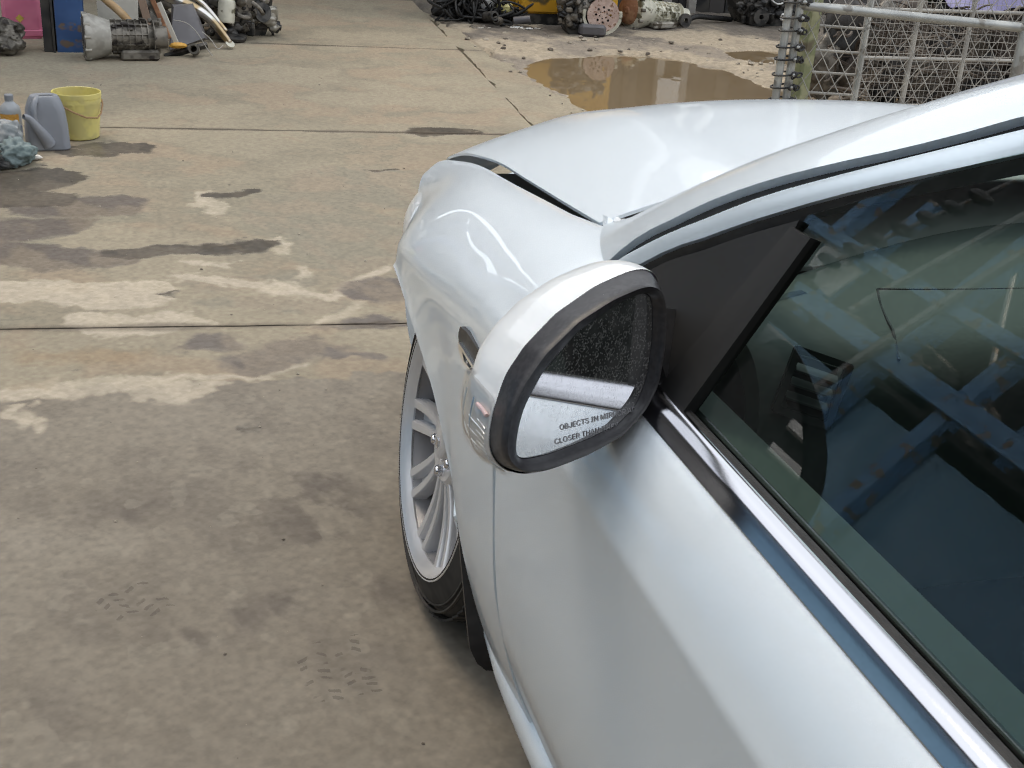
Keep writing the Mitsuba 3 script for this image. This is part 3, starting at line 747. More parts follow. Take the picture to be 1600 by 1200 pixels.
# side vent
def vent_outline(k=1.0):
    o = A([(-.462, .758), (-.470, .773), (-.505, .779), (-.575, .779), (-.592, .772), (-.575, .752), (-.545, .738), (-.500, .732), (-.472, .742)])
    o = o + A([-.018, -.006]); c = o.mean(0); return c + (o - c) * k
def vent_mesh(k, x, d):
    p = sg.Polygon(vent_outline(k)).buffer(-.003).buffer(.003)
    m = trimesh.creation.extrude_polygon(p, d, engine='earcut')
    v = np.array(m.vertices); m.vertices = np.c_[x - v[:, 2], v[:, 0], v[:, 1]]; m.invert()
    return m
add('side_vent', vent_mesh(1.0, -.915, .018), 'black_plastic', 30, car)
def vent_ring():
    a = sg.Polygon([(-.476, .754), (-.570, .754), (-.553, .7415), (-.502, .7355), (-.48, .744)]).buffer(-.001).buffer(.001)
    b = sg.Polygon([(-.498, .7495), (-.555, .7495), (-.545, .744), (-.510, .741)])
    m = trimesh.creation.extrude_polygon(a.difference(b), .004, engine='earcut')
    v = np.array(m.vertices) + A([-.018, -.006, 0]); m.vertices = np.c_[-.932 - v[:, 2], v[:, 0], v[:, 1]]; m.invert()
    return m
add('trim', vent_ring(), 'trim_metal', False, f'{car}__side_vent')
# headlight sliver at the nose
hl = shell(loft([[(-.80, .36, .69), (-.855, .30, .66), (-.86, .29, .60)], [(-.77, .52, .67), (-.825, .47, .63), (-.83, .46, .57)], [(-.70, .66, .63), (-.74, .63, .6), (-.74, .62, .55)]], 14, 10), .02, (-3, 3, .6))
add('headlight', moved(hl, loc=(.028, 0.035, .004)), 'paint_white', 40, car)
nose = shell(loft([[(-.765, .545, .56), (-.772, .55, .45), (-.765, .52, .30), (-.74, .50, .2)], [(-.60, .80, .60), (-.62, .84, .45), (-.60, .82, .3), (-.58, .78, .2)], [(0, .95, .64), (0, 1.0, .45), (0, .97, .3), (0, .92, .2)], [(.60, .80, .60), (.62, .84, .45), (.60, .82, .3), (.58, .78, .2)], [(.80, .545, .56), (.81, .55, .45), (.80, .52, .30), (.77, .50, .2)]], 40, 20), .02, (0, 5, .5))
add('bumper', nose, 'paint', 40, car)
# rear quarters and boot, out of the picture
tail = []
for y, w, zt in ((-2.756, .886, .876), (-3.2, .88, .90), (-3.7, .84, .91), (-4.0, .74, .88)):
    tail.append([(-w + .04, y, .245), (-w - .02, y, .45), (-w - .04, y, .68), (-w + .01, y, zt - .04), (-w * .75, y, zt), (0, y, zt + .04), (w * .75, y, zt), (w - .01, y, zt - .04), (w + .04, y, .68), (w + .02, y, .45), (w - .04, y, .245)])
tail.append([(p[0] * .93, -4.06, p[2] * .97) for p in tail[-1]])
add('rear_body', shell(loft(tail, 40, 70), .02, (0, -2.9, 8)), 'paint', 40, car)

# wing mirror
MN = A([.24, -.96, .12]); MN /= np.linalg.norm(MN)
MC = A([-.948, -1.0, .930])
MX = np.cross([0, 0, 1], MN); MX /= np.linalg.norm(MX); MX = MX if MX[0] > 0 else -MX
MZ = np.cross(MN, MX); MZ = MZ if MZ[2] > 0 else -MZ

GLASS_O = A([(-.0761, -.0675), (-.0729, -.0497), (-.0654, -.0246), (-.0476, .0027), (-.0155, .0326), (.0241, .0534), (.0568, .0627), (.0655, .0576), (.0674, .0169), (.0633, -.0177), (.0536, -.0419), (.035, -.0572), (.0018, -.066), (-.0387, -.0723), (-.0683, -.0726)])
LIP_O = A([(-.0912, -.0564), (-.0893, -.0422), (-.0844, -.02), (-.0726, .0019), (-.0539, .0234), (-.0203, .0481), (.0155, .0633), (.0504, .0716), (.0658, .0675), (.0724, .0492), (.0728, .0137), (.0675, -.0217), (.0543, -.0439), (.0304, -.0642), (-.0072, -.0755), (-.0473, -.0816), (-.0733, -.0793), (-.0861, -.0691)])
SEAM_O = A([(-.0886, -.06), (-.0867, -.0472), (-.0834, -.0311), (-.0719, -.0007), (-.0527, .0225), (-.0216, .0473), (.0195, .0671), (.0607, .0776), (.0807, .0766), (.0895, .0629), (.0930, .0378), (.0920, .001), (.0870, -.0359), (.0760, -.0577), (.0562, -.0781), (.017, -.0911), (-.0247, -.0987), (-.0552, -.0976), (-.0751, -.0868), (-.0855, -.0738)])
MC = A([-.948, -1.0, .930])
NA = 144
def by_angle(o, grow=0.0):
    """outline resampled by angle round its middle, so that outlines of different depth match up"""
    p = sg.Polygon(o).buffer(-.004, 16).buffer(.004 + grow, 16)
    b = A(p.exterior.coords)[:-1]; c = A([-.005, -.005])
    out = []
    for a in np.linspace(0, 2 * np.pi, NA, endpoint=False):
        ray = sg.LineString([c, c + A([math.cos(a), math.sin(a)]) * .5])
        q = p.exterior.intersection(ray)
        q = q if q.geom_type == 'Point' else list(q.geoms)[-1]
        out.append((q.x, q.y))
    out = A(out); r_ = np.linalg.norm(out - c, axis=1); k5 = np.array([1, 4, 6, 4, 1]) / 16
    for _ in range(2): r_ = np.convolve(np.r_[r_[-2:], r_, r_[:2]], k5, 'valid')
    a_ = np.linspace(0, 2 * np.pi, NA, endpoint=False)
    return c + r_[:, None] * np.c_[np.cos(a_), np.sin(a_)]
def m3d(xy, d): return MC + xy[..., :1] * MX + xy[..., 1:2] * MZ + (d[..., None] if np.ndim(d) else d) * MN
go, lo_, so = by_angle(GLASS_O), by_angle(LIP_O), by_angle(SEAM_O)
def closed(rings): return np.concatenate([A(rings), A(rings)[:, :1]], 1)
mk = f'{car}__wing_mirror'
inner = A([0, -.004])
bez = closed([m3d(so * .97, -.030), m3d(so, -.024), m3d(so * .6 + by_angle(LIP_O, .002) * .4, -.008), m3d(by_angle(LIP_O, .0025), .006), m3d(by_angle(LIP_O, .0015), .0115), m3d(lo_, .014), m3d(by_angle(LIP_O, -.0025), .0125), m3d(go * .75 + lo_ * .25, .006), m3d(go * 1.012, -.001), m3d(go * .97, -.004)])
bm = grid_mesh(bez); bm.merge_vertices()
add('bezel', bm, 'bezel_plastic', 50, mk)
gm = trimesh.Trimesh(np.vstack([m3d(go * 1.005, .0), m3d(A([[-.005, -.005]]), .0)]), [[i, (i + 1) % NA, NA] for i in range(NA)], process=False)
add('mirror_glass', gm, 'mirror_silver', False, mk)
# housing shell behind the bezel: rounded towards the nose of the car
depths = [-.022, -.030, -.050, -.070, -.088, -.102, -.112, -.118, -.120]
scales = [1.004, 1.010, 1.012, .975, .89, .75, .56, .32, .0]
cs = A([-.005, .0])
shell_r = A([m3d(cs + (so - cs) * k + A([.004, .004]) * (i / 8), d) for i, (d, k) in enumerate(zip(depths, scales))])
tt = np.linspace(0, 8, 33)
sr = Akima1DInterpolator(np.arange(9), shell_r, axis=0)(tt)
sr = np.concatenate([sr, sr[:, :1]], 1)
sh = grid_mesh(sr); sh.merge_vertices(); sh.fix_normals()
scene[mk] = mikit.ply(sh, 'paint_white', smooth=45)
def lens_patch(lift, n=26, m=40, shrink=0.0):
    """a patch of the housing: indicator lens wrapped round its lower outer corner"""
    I = Akima1DInterpolator(np.arange(33), sr, axis=0)
    N0 = grid_normals(sr); mid = m3d(A([[-.005, -.005]]), -.06)[0]
    N0 = N0 * np.sign(((sr - mid) * N0).sum(-1))[..., None]
    IN = Akima1DInterpolator(np.arange(33), N0, axis=0)
    out = np.zeros((n, m, 3))
    for a_ in range(n):
        u_ = a_ / (n - 1); d_ = .4 + 21.0 * u_
        row, nr = I(d_), IN(d_)
        lo_a = 192 - 18 * u_ + 26 * u_ ** 3 + 14 * shrink; hi_a = 238 - 14 * u_ ** 2 - 6 * shrink
        aa = np.linspace(lo_a, hi_a, m) / 360 * NA
        e = np.clip(np.minimum(np.arange(m), np.arange(m)[::-1]) / 3.0, 0, 1) * np.clip(min(a_ + 1, n - 1 - a_) / 3.0, 0, 1)
        for q in range(3):
            out[a_, :, q] = np.interp(aa, np.arange(NA + 1), row[:, q]) + np.interp(aa, np.arange(NA + 1), nr[:, q]) * (lift * (.25 + .75 * e))
    return out
LP_ = lens_patch(.0055)
add('indicator_lens', grid_mesh(LP_), 'clear_lens', True, mk)
RP_ = lens_patch(.0012, shrink=.25)
add('indicator_reflector', grid_mesh(RP_), 'reflector', True, mk)
ribs = [tube(RP_[3:8 if (j // 2) % 2 else 12, j] * .6 + LP_[3:8 if (j // 2) % 2 else 12, j] * .4, .0007, 5) for j in range(14, 38, 2)]
ribs += [tube(RP_[k_, 8:34] * .5 + LP_[k_, 8:34] * .5, .0008, 5) for k_ in (10, 15, 19)]
add('indicator_rib', cat(*ribs), 'trim_metal', 30, mk); tag(f'{mk}__indicator_rib', kind='stuff')
add('indicator_bulb', tube(RP_[3:9, 9] * .5 + LP_[3:9, 9] * .5, .002, 8), mat('bulb_red', (.70, .50, .48), .35), 30, mk)
add('mirror_foot', trimesh.convex.convex_hull(np.vstack([m3d(A([[.078, .04], [.078, -.045], [.088, .03], [.088, -.04]]), -.03), m3d(A([[.078, .03], [.078, -.035], [.088, .03], [.088, -.04]]), -.075), on_plane(-.90, .885, .0)[None], on_plane(-.98, .892, .0)[None], on_plane(-.92, .95, .0)[None]])), 'black_plastic', 30, mk)
def lettering(text, x, z, h, ang_):
    m = meshkit.text_mesh(text, h, .0003)
    v = np.array(m.vertices)
    c_, s_ = math.cos(ang_), math.sin(ang_)
    X, Z = v[:, 0] * c_ - v[:, 1] * s_ + x, v[:, 0] * s_ + v[:, 1] * c_ + z
    keep = m.copy(); keep.vertices = m3d(np.stack([X, Z], 1), .0006 + v[:, 2])
    return keep
add('lettering', cat(lettering('OBJECTS IN MIRROR ARE', -.0295, -.0530, .0050, .045), lettering('CLOSER THAN THEY APPEAR', -.0345, -.0655, .0050, .06)), 'print_grey', False, mk)
# chips on the lower edge of the bezel
chips = []
for j in (93, 94, 99, 100, 105):
    p = m3d(lo_[j:j + 1] * 1.012, .010)[0]
    chips.append(lump(p, (.0035, .0015, .0012), j, .5, sub=2))
add('scuff', cat(*chips), 'trim_metal', 30, mk)

# ------------------------------------------------------------------ left edge: bucket, pourer, bottle, rags
mat('bucket_yellow', speck((.62, .55, .19), (.52, .46, .18), 20), .42)
mat('bail_brown', (.30, .17, .08), .5)
mat('can_grey', speck((.22, .235, .265), (.25, .265, .29), 9), .45)
mat('cloth_grey', speck((.16, .18, .19), (.30, .31, .31), 18), .9)
mat('cloth_teal', speck((.12, .16, .16), (.18, .22, .22), 14), .9)
mat('cloth_dark', speck((.03, .03, .03), (.08, .08, .075), 20), .9)
mat('bottle_plastic', (.36, .38, .40), .3, spec_trans=0.0)
mat('label_orange', speck((.55, .28, .05), (.62, .36, .09), 60), .5)
mat('label_blue', (.04, .08, .30), .5)
mat('gold', (.55, .40, .08), .5)

BX, BY = -1.603, 3.85
b = thing('bucket', 'dirty yellow plastic bucket with a brown bail, standing right of the grey pourer', 'bucket')
scene[b] = mikit.ply(moved(lathe([(0, .004), (.082, .004), (.086, .010), (.1005, .160), (.1035, .160), (.1040, .178), (.1015, .178), (.1015, .184), (.1050, .184), (.1055, .203), (.1035, .206), (.1005, .204), (.0985, .180), (.085, .02), (0, .016)], 64), loc=(BX, BY, 0)), 'bucket_yellow', smooth=35)
add('bail', tube(A([(BX - .09, BY - .06, .165), (BX - .06, BY - .095, .158), (BX - .01, BY - .118, .135), (BX + .04, BY - .112, .112), (BX + .085, BY - .085, .105), (BX + .100, BY - .05, .118), (BX + .108, BY - .01, .150), (BX + .105, BY + .02, .165)]), .0035, 8), 'bail_brown', 40, b)
add('residue', moved(lathe([(0, .060), (.07, .061), (.0885, .058)], 32), loc=(BX, BY, 0)), mat('residue', (.52, .48, .24), .3), True, b)

PX, PY = -1.725, 3.66
pk = thing('oil_pourer', 'grey plastic oil pourer with moulded handle and spout, between bottle and yellow bucket', 'pourer')
def round_rect(w, d, r, n=8):
    return A(sg.box(-w / 2 + r, -d / 2 + r, w / 2 - r, d / 2 - r).buffer(r, n).exterior.coords)[:-1]
rings = []
for z, w, d, r in ((.0, .165, .125, .028), (.006, .178, .138, .034), (.10, .172, .134, .036), (.165, .158, .126, .040), (.195, .140, .115, .045), (.215, .124, .104, .045), (.224, .110, .094, .043)):
    o = round_rect(w, d, r); rings.append(np.c_[o, np.full(len(o), z)])
R_ = closed(rings)
body = grid_mesh(R_, True); body.merge_vertices()
slot2 = sg.LineString([(-.012, .0), (.03, .0)]).buffer(.010)
capm = trimesh.creation.extrude_polygon(sg.Polygon(rings[-1][:, :2]).difference(slot2), .002, engine='earcut'); capm.apply_translation((0, 0, .2225))
scene[pk] = mikit.ply(moved(cat(body, capm), (0, 0, 8), (PX, PY, 0)), 'can_grey', smooth=40)
add('handle', moved(tube(A([(-.035, -.045, .218), (-.045, -.070, .205), (-.05, -.082, .18), (-.052, -.084, .155), (-.045, -.072, .125)]), .0125, 10), (0, 0, 8), (PX, PY, 0)), 'can_grey', 40, pk)
add('spout', moved(tube(resample(A([(.0, -.062, .03), (-.02, -.078, .07), (-.045, -.092, .110), (-.072, -.105, .148), (-.085, -.112, .158), (-.094, -.116, .160)]), 16), np.interp(np.arange(16), [0, 8, 15], [.030, .020, .0115]), 14, False), (0, 0, 8), (PX, PY, 0)), 'can_grey', 40, pk)

ok_ = thing('oil_bottle', 'translucent grey oil bottle with orange and blue label, left of the pourer', 'bottle')
scene[ok_] = mikit.ply(moved(lathe([(0, 0), (.040, 0), (.046, .006), (.046, .110), (.040, .132), (.022, .150), (.016, .156), (.016, .168)], 32), loc=(-1.885, 3.87, 0)), 'bottle_plastic', smooth=40)
add('cap', moved(lathe([(.019, .160), (.019, .182), (.016, .185), (0, .185)], 20), loc=(-1.885, 3.87, 0)), 'can_grey', 35, ok_)
def wrap(z0, z1, a0, a1, r=.0468):
    a = np.radians(np.linspace(a0, a1, 16))
    return shell(A([[(-1.885 + r * math.cos(t), 3.87 + r * math.sin(t), z) for z in (z0, z1)] for t in a]), .0006, (-1.885, 2, .1))
add('label_panel', wrap(.055, .105, -150, -40), 'label_orange', 30, ok_); add('label_panel', wrap(.02, .050, -120, -20), 'label_blue', 30, ok_)

def rag(c, r, seed, tall=1.0):
    m = lump(c, r, seed, .55, sub=4)
    v = np.array(m.vertices)
    v[:, 2] = np.maximum(v[:, 2], .004 + .004 * meshkit.noise(v * 60, 3))
    m.vertices = v
    return m
for (c, r, s_, mt, lab) in (((-1.90, 3.50, .08), (.09, .10, .085), 3, 'cloth_grey', 'pale grey crumpled rag heaped below the oil bottle'),
                            ((-1.835, 3.36, .05), (.075, .09, .065), 8, 'cloth_teal', 'blue grey crumpled cloth lying in front of the pourer'),
                            ((-1.895, 3.30, .03), (.06, .05, .04), 14, 'cloth_dark', 'dark oily rag at the left edge under the grey cloths')):
    kk = thing('rag', lab, 'rag'); scene[kk] = mikit.ply(rag(c, r, s_), mt, smooth=True)
kk = thing('paper_scrap', 'small white scrap on the concrete beside the blue grey cloth', 'litter')
scene[kk] = mikit.ply(lump((-1.765, 3.44, .012), (.03, .018, .010), 5, .4), mat('scrap_white', (.62, .60, .56), .8), smooth=True)

# ------------------------------------------------------------------ the workshop on the left, and scrap in front of it
mat('blue_steel', speck((.035, .085, .22), (.05, .11, .26), 6, f2=14, c=(.16, .12, .09), lo2=.62, hi2=.70), .42)
mat('grey_steel', speck((.26, .26, .25), (.36, .36, .35), 8, f2=20, c=(.22, .14, .09), lo2=.62, hi2=.7), .4, .5)
mat('dark_steel', speck((.03, .03, .032), (.07, .066, .06), 9), .5, .3)
mat('sheet_dark', speck((.03, .03, .03), (.055, .05, .048), 2), .7)
mat('tin_roof', speck((.16, .16, .16), (.22, .215, .21), 1.5), .5, .4)
mat('cast_alloy', speck((.30, .28, .24), (.42, .40, .35), 16, f2=28, c=(.10, .085, .065), lo2=.48, hi2=.62), .45, .5)
mat('cast_dark', speck((.10, .09, .075), (.22, .20, .17), 22, f2=32, c=(.04, .034, .03), lo2=.46, hi2=.60), .5, .4)
mat('engine_black', speck((.018, .018, .018), (.07, .066, .06), 24), .42, .3)
mat('exhaust_steel', speck((.62, .60, .56), (.74, .72, .68), 6, f2=9, c=(.45, .34, .20), lo2=.52, hi2=.66), .22, 1.0)
mat('rust', speck((.22, .10, .05), (.32, .17, .09), 30), .8)
mat('rust_pale', speck((.45, .33, .28), (.55, .42, .36), 30, f2=60, c=(.25, .14, .09)), .6)
mat('muffler_grey', speck((.11, .105, .11), (.15, .145, .15), 7), .5, .2)
mat('tan_plastic', speck((.48, .46, .40), (.55, .53, .46), 5), .5)
mat('copper_brown', speck((.42, .27, .13), (.52, .36, .20), 7), .45)
mat('pipe_brown', speck((.26, .18, .13), (.33, .24, .18), 9), .6)
mat('yellow_paint', speck((.50, .26, .02), (.58, .32, .03), 5, f2=11, c=(.10, .07, .03), lo2=.56, hi2=.68), .4)
mat('yellow_plastic', (.62, .56, .24), .4)
mat('orange_plastic', (.66, .36, .06), .45)
mat('pink_plastic', speck((.62, .17, .28), (.68, .21, .32), 7), .4)
mat('white_plastic', (.70, .70, .68), .45)
mat('cable', (.02, .02, .02), .5)
mat('cable_pale', (.42, .40, .36), .5)
mat('bell_alloy', speck((.30, .285, .25), (.40, .385, .345), 20), .45, .3)
mat('alloy_pale', speck((.52, .51, .42), (.62, .60, .50), 20, f2=34, c=(.16, .15, .10), lo2=.54, hi2=.64), .5, .3)
mat('purple_tarp', speck((.15, .14, .27), (.22, .21, .34), 6), .6)
mat('timber_green', speck((.22, .24, .13), (.33, .33, .20), 18, f2=9, c=(.14, .12, .08)), .8)
mat('galv', speck((.40, .41, .40), (.52, .53, .51), 12, f2=18, c=(.26, .25, .23), lo2=.6, hi2=.7), .42, .5)
mat('galv_dull', speck((.30, .29, .27), (.40, .385, .35), 12), .6, .2)

ws = thing('workshop', 'open fronted workshop with blue steel posts along the left of the yard', 'building')
def post(x, y, h, parent, mt='blue_steel', w=.14):
    m = cat(box(w, .010, h, (x, y - .07, h / 2)), box(w, .010, h, (x, y + .07, h / 2)), box(.010, .13, h, (x, y, h / 2)))
    add('post', m, mt, False, parent)
for y in (6.12, 10.4): post(-1.72, y, 3.0, ws, w=.16)
add('post_cladding', cat(box(.012, .20, 3.0, (-1.815, 6.12, 1.5)), box(.05, .19, 3.0, (-1.85, 6.14, 1.5))), 'dark_steel', False, ws)
add('eave_beam', box(.12, 11.0, .24, (-1.72, 11.5, 3.08)), 'blue_steel', False, ws)
def corrugated(x0, x1, y0, y1, z0, z1, along='y', pitch=.19, amp=.012):
    n = int(abs((y1 - y0) if along == 'y' else (x1 - x0)) / pitch * 4)
    q = np.linspace(0, 1, n)
    off = amp * np.sign(np.sin(q * n / 4 * 2 * np.pi + .3))
    if along == 'y':
        P = [[(x0, y0 + (y1 - y0) * t, z0 + o) for t, o in zip(q, off)], [(x1, y0 + (y1 - y0) * t, z1 + o) for t, o in zip(q, off)]]
    else:
        P = [[(x0 + (x1 - x0) * t, y0, z0 + o) for t, o in zip(q, off)], [(x0 + (x1 - x0) * t, y1, z1 + o) for t, o in zip(q, off)]]
    return grid_mesh(A(P))
add('roof', corrugated(-1.55, -9.0, 6.0, 18.0, 3.24, 3.7), 'tin_roof', False, ws)
def wall_sheet(p0, p1, z0, z1, pitch=.2, amp=.014):
    p0, p1 = A(p0), A(p1); L = np.linalg.norm(p1 - p0); t = (p1 - p0) / L; nn = A([-t[1], t[0]])
    n = int(L / pitch * 4); q = np.linspace(0, L, n)
    off = amp * np.sign(np.sin(q / pitch * 2 * np.pi + .3))
    xy = p0 + q[:, None] * t + off[:, None] * nn
    return grid_mesh(A([[(x, y, z0) for x, y in xy], [(x, y, z1) for x, y in xy]]))
add('back_wall', cat(wall_sheet((-9, 6.0), (-9, 18), 0, 3.6), wall_sheet((-9, 18), (-1.6, 18), 0, 3.2)), 'sheet_dark', False, ws)
add('inner_wall', cat(box(5.2, .10, 3.1, (-4.75, 9.2, 1.55))), 'sheet_dark', False, ws)

# the blue pallet rack on the left of the car, seen mirrored in the side window
rk = thing('pallet_rack', 'blue steel storage rack left of the car, mirrored in its side window', 'rack')
RXX = -3.3
mat('rack_blue', speck((.15, .30, .50), (.19, .35, .55), 6, f2=14, c=(.24, .20, .16)), .42)
for y in (1.34, 1.80, 2.68, 3.5):
    add('upright', cat(box(.07, .075, 2.75, (RXX, y, 1.375)), box(.07, .075, 2.75, (RXX - .8, y, 1.375))), 'rack_blue', False, rk)
add('upright', box(.07, .075, 1.6, (RXX, -2.6, .8)), 'rack_blue', False, rk); add('upright', box(.07, .075, 1.6, (RXX, -1.2, .8)), 'rack_blue', False, rk); add('upright', box(.07, .075, 1.6, (RXX, .1, .8)), 'rack_blue', False, rk)
for z in (.28, 1.60, 1.94):
    add('beam', box(.05, 3.6, .10 if z < 1.9 else .07, (RXX + .045, 1.7, z)), 'rack_blue', False, rk)
add('side_panel', wall_sheet((RXX - .06, -2.6), (RXX - .06, 3.5), .33, 1.42, .16, .010), mat('blue_sheet', speck((.20, .36, .49), (.24, .40, .53), 3), .5), False, rk)
add('rail', tube(A([(RXX + .10, 1.86, 1.0), (RXX + .10, 1.62, 2.6)]), .022, 8), 'grey_steel', 30, rk)
add('rail', tube(A([(RXX + .10, 2.05, 1.66), (RXX + .10, 1.80, 2.6)]), .020, 8), 'grey_steel', 30, rk)
add('rail', tube(A([(RXX + .08, 2.56, 1.5), (RXX + .08, 2.08, 2.6)]), .010, 8), 'grey_steel', 30, rk)
add('brace', tube(A([(RXX - .1, 1.34, 1.65), (RXX - .7, 2.6, 2.6)]), .016, 8), 'grey_steel', 30, rk)
add('shelf_board', box(.8, 3.5, .03, (RXX - .4, 1.7, 1.50)), 'sheet_dark', False, rk)
for i in range(9):
    q = i / 8; kk = thing('hung_part', 'small black part hung on the sloping rail of the blue rack', 'car part', 'black parts hung on the rail of the rack')
    scene[kk] = mikit.ply(lump((RXX + .09, 2.54 - .42 * q, 1.60 + .85 * q), (.03, .075, .030), 400 + i, .3, sub=2), 'engine_black', smooth=40)
kk = thing('white_board', 'white board on the blue rack, mirrored near the front of the window', 'board'); scene[kk] = mikit.ply(box(.015, .36, .20, (RXX + .02, 2.50, 1.80), .002, (8, 0, 0)), 'white_plastic', smooth=False)
for i in range(8):
    y = .1 + 3.2 * rng.random(); r = .10 + .10 * rng.random()
    kk = thing('scrap_part', 'greasy dark car part stored on the blue rack', 'car part', 'dark car parts stored on the blue rack')
    scene[kk] = mikit.ply(lump((RXX - .45, y, 1.515 + r * .9), (r * 1.2, r, r), 30 + i, .45), ['engine_black', 'cast_dark', 'sheet_dark'][i % 3], smooth=40)
dw = thing('store_wall', 'dark corrugated wall behind the blue rack', 'wall')
scene[dw] = mikit.ply(wall_sheet((-4.35, .8), (-4.35, 5.0), 0, 3.75), 'sheet_dark', smooth=False)
bb = thing('rear_building', 'dark corrugated shed behind the photographer, mirrored in the car', 'building')
add('front_wall', wall_sheet((-7, -7.5), (6, -7.5), 0, 4.6), 'sheet_dark', False, bb)
add('roof', corrugated(-7.3, 6.3, -12.5, -7.2, 5.4, 4.7, 'x'), 'tin_roof', False, bb)
add('side_wing', wall_sheet((-6.6, -7.4), (-6.6, -1.6), 0, 5.0), 'sheet_dark', False, bb)
for i in range(5): add('skylight_slat', box(.9, .04, .09, (-2.75, -7.44, 2.45 + .24 * i), 0, (24, 0, 0)), 'white_plastic', False, bb)

# pink container inside the workshop
pc = thing('plastic_drum', 'pink plastic jerry can in the shade behind the blue post', 'jerry can')
o = round_rect(.23, .19, .03)
rr = closed([np.c_[o * k, np.full(len(o), z)] for z, k in ((.0, .93), (.02, 1.0), (.22, 1.0), (.27, .95), (.30, .70), (.31, .3), (.31, 0.0))])
pm = grid_mesh(rr, True); pm.merge_vertices()
scene[pc] = mikit.ply(moved(cat(pm, box(.26, .02, .045, (0, -.09, .035), .008)), (0, 0, 5), (-2.03, 6.6, 0)), 'pink_plastic', smooth=35)
add('cap', moved(lathe([(.03, .29), (.03, .335), (0, .335)], 20), loc=(-2.08, 6.6, 0)), 'white_plastic', 30, pc)
add('sticker', moved(box(.036, .002, .036), (0, 45, 0), (-2.035, 6.502, .125)), 'gold', False, pc)
kk = thing('scrap_heap', 'dark greasy scrap lump on the floor at the far left, before the pink jerry can', 'scrap')
scene[kk] = mikit.ply(cat(*[lump((-2.12 + .09 * rng.random(), 5.9 + .2 * rng.random(), .05 + .10 * rng.random()), (.06, .07, .05), 60 + i, .5) for i in range(7)]), 'cast_dark', smooth=40)

def ribbed_case(L, r0, r1, seed, n_ribs=7, dens=40):
    """a cast housing along x: tapered barrel with ring ribs, long ribs, bosses and bolts"""
    prof = [(0, 0), (r0 * .9, 0), (r0, .01), (r0 * .98, .03), (r0 * .80, L * .22), (r0 * .66, L * .30), (r1 * 1.02, L * .34), (r1, L * .7), (r1 * .8, L * .76), (r1 * .72, L * .95), (0, L * .97)]
    ms = [lathe(prof, 36)]
    r_ = np.random.default_rng(seed)
    for i in range(n_ribs):
        z = L * (.36 + .5 * i / n_ribs)
        ms.append(lathe([(r1 * .7, z), (r1 * 1.13, z), (r1 * 1.13, z + L * .012), (r1 * .7, z + L * .012)], 28))
    for a in np.linspace(0, 2 * np.pi, 10, endpoint=False):
        ms.append(moved(box(r1 * .30, r1 * .08, L * .40, (r1 * .98, 0, L * .52)), (0, 0, math.degrees(a))))
    for i in range(dens):
        a = r_.random() * 2 * np.pi; z = L * (.3 + .6 * r_.random()); s_ = r1 * (.08 + .16 * r_.random())
        c = A([math.cos(a) * r1 * 1.02, math.sin(a) * r1 * 1.02, z])
        ms.append(box(s_ * 1.6, s_ * 1.2, s_ * 2, c, s_ * .2, (0, 0, math.degrees(a))) if i % 2 else moved(lathe([(0, 0), (s_ * .6, 0), (s_ * .6, s_), (0, s_)], 8), (0, 90, math.degrees(a)), c))
    bell = [moved(lathe([(0, 0), (r0 * .09, 0), (r0 * .09, .035), (0, .035)], 8), loc=(math.cos(a) * r0 * .98, math.sin(a) * r0 * .98, 0)) for a in np.linspace(0, 2 * np.pi, 11, endpoint=False)]
    return cat(*ms), bell
mm, bolts = ribbed_case(.50, .135, .088, 4)
TR = trimesh.transformations
def place(m, M): m = m.copy(); m.apply_transform(M); return m
Mg = TR.translation_matrix((-1.640, 5.84, .125)) @ TR.rotation_matrix(math.radians(6), [0, 0, 1]) @ TR.rotation_matrix(math.radians(90), [0, 1, 0])
gk = thing('gearbox', 'grey cast alloy gearbox with flared bell housing lying beside the blue post', 'gearbox')
scene[gk] = mikit.ply(place(mm, Mg), 'cast_dark', smooth=35)
for b_ in bolts: add('flange_bolt', place(b_, Mg), 'cast_alloy', 35, gk)
add('bell_housing', place(lathe([(.136, .004), (.140, .012), (.137, .03), (.112, .11), (.096, .150), (.09, .152)], 48), Mg), 'bell_alloy', 40, gk)
add('oil_pan', cat(box(.22, .16, .06, (-1.33, 5.86, .032), .012, (0, 0, 6))), 'cast_dark', 30, gk)
# leaning panels, strips and pipes behind the gearbox
kk = thing('panel', 'tan plastic panel standing behind the gearbox', 'panel'); scene[kk] = mikit.ply(shell(A([[(-1.56, 6.25, 0), (-1.57, 6.35, .6)], [(-1.45, 6.22, 0), (-1.45, 6.33, .62)], [(-1.33, 6.25, 0), (-1.31, 6.36, .6)]]), .012, (-1.4, 0, .3)), 'tan_plastic', smooth=40)
kk = thing('bent_pipe', 'coppery brown bent pipe leaning on the tan panel', 'pipe'); scene[kk] = mikit.ply(tube(resample(A([(-1.60, 6.12, .42), (-1.52, 6.10, .32), (-1.43, 6.08, .24), (-1.37, 6.06, .17), (-1.36, 6.05, .10)]), 24), .024, 14), 'copper_brown', smooth=40)
for p0, p1, w, mt, lab in (((-1.32, 6.12, .42), (-1.245, 6.05, .06), .045, 'pipe_brown', 'flat brown strip leaning upright behind the gearbox'),
                           ((-1.27, 6.10, .40), (-1.15, 6.0, .10), .028, 'rust', 'thin rusty bar leaning right of the brown strip'),
                           ((-1.20, 6.08, .30), (-1.10, 6.0, .05), .030, 'tan_plastic', 'pale short bar leaning down to the orange paddle')):
    kk = thing('bar', lab, 'bar'); d_ = A(p1) - A(p0); L = np.linalg.norm(d_); d_ /= L
    m = box(w, .012, L, bev=.002); m.apply_transform(trimesh.geometry.align_vectors([0, 0, 1], d_)); m.apply_translation((A(p0) + A(p1)) / 2)
    scene[kk] = mikit.ply(m, mt, smooth=False)
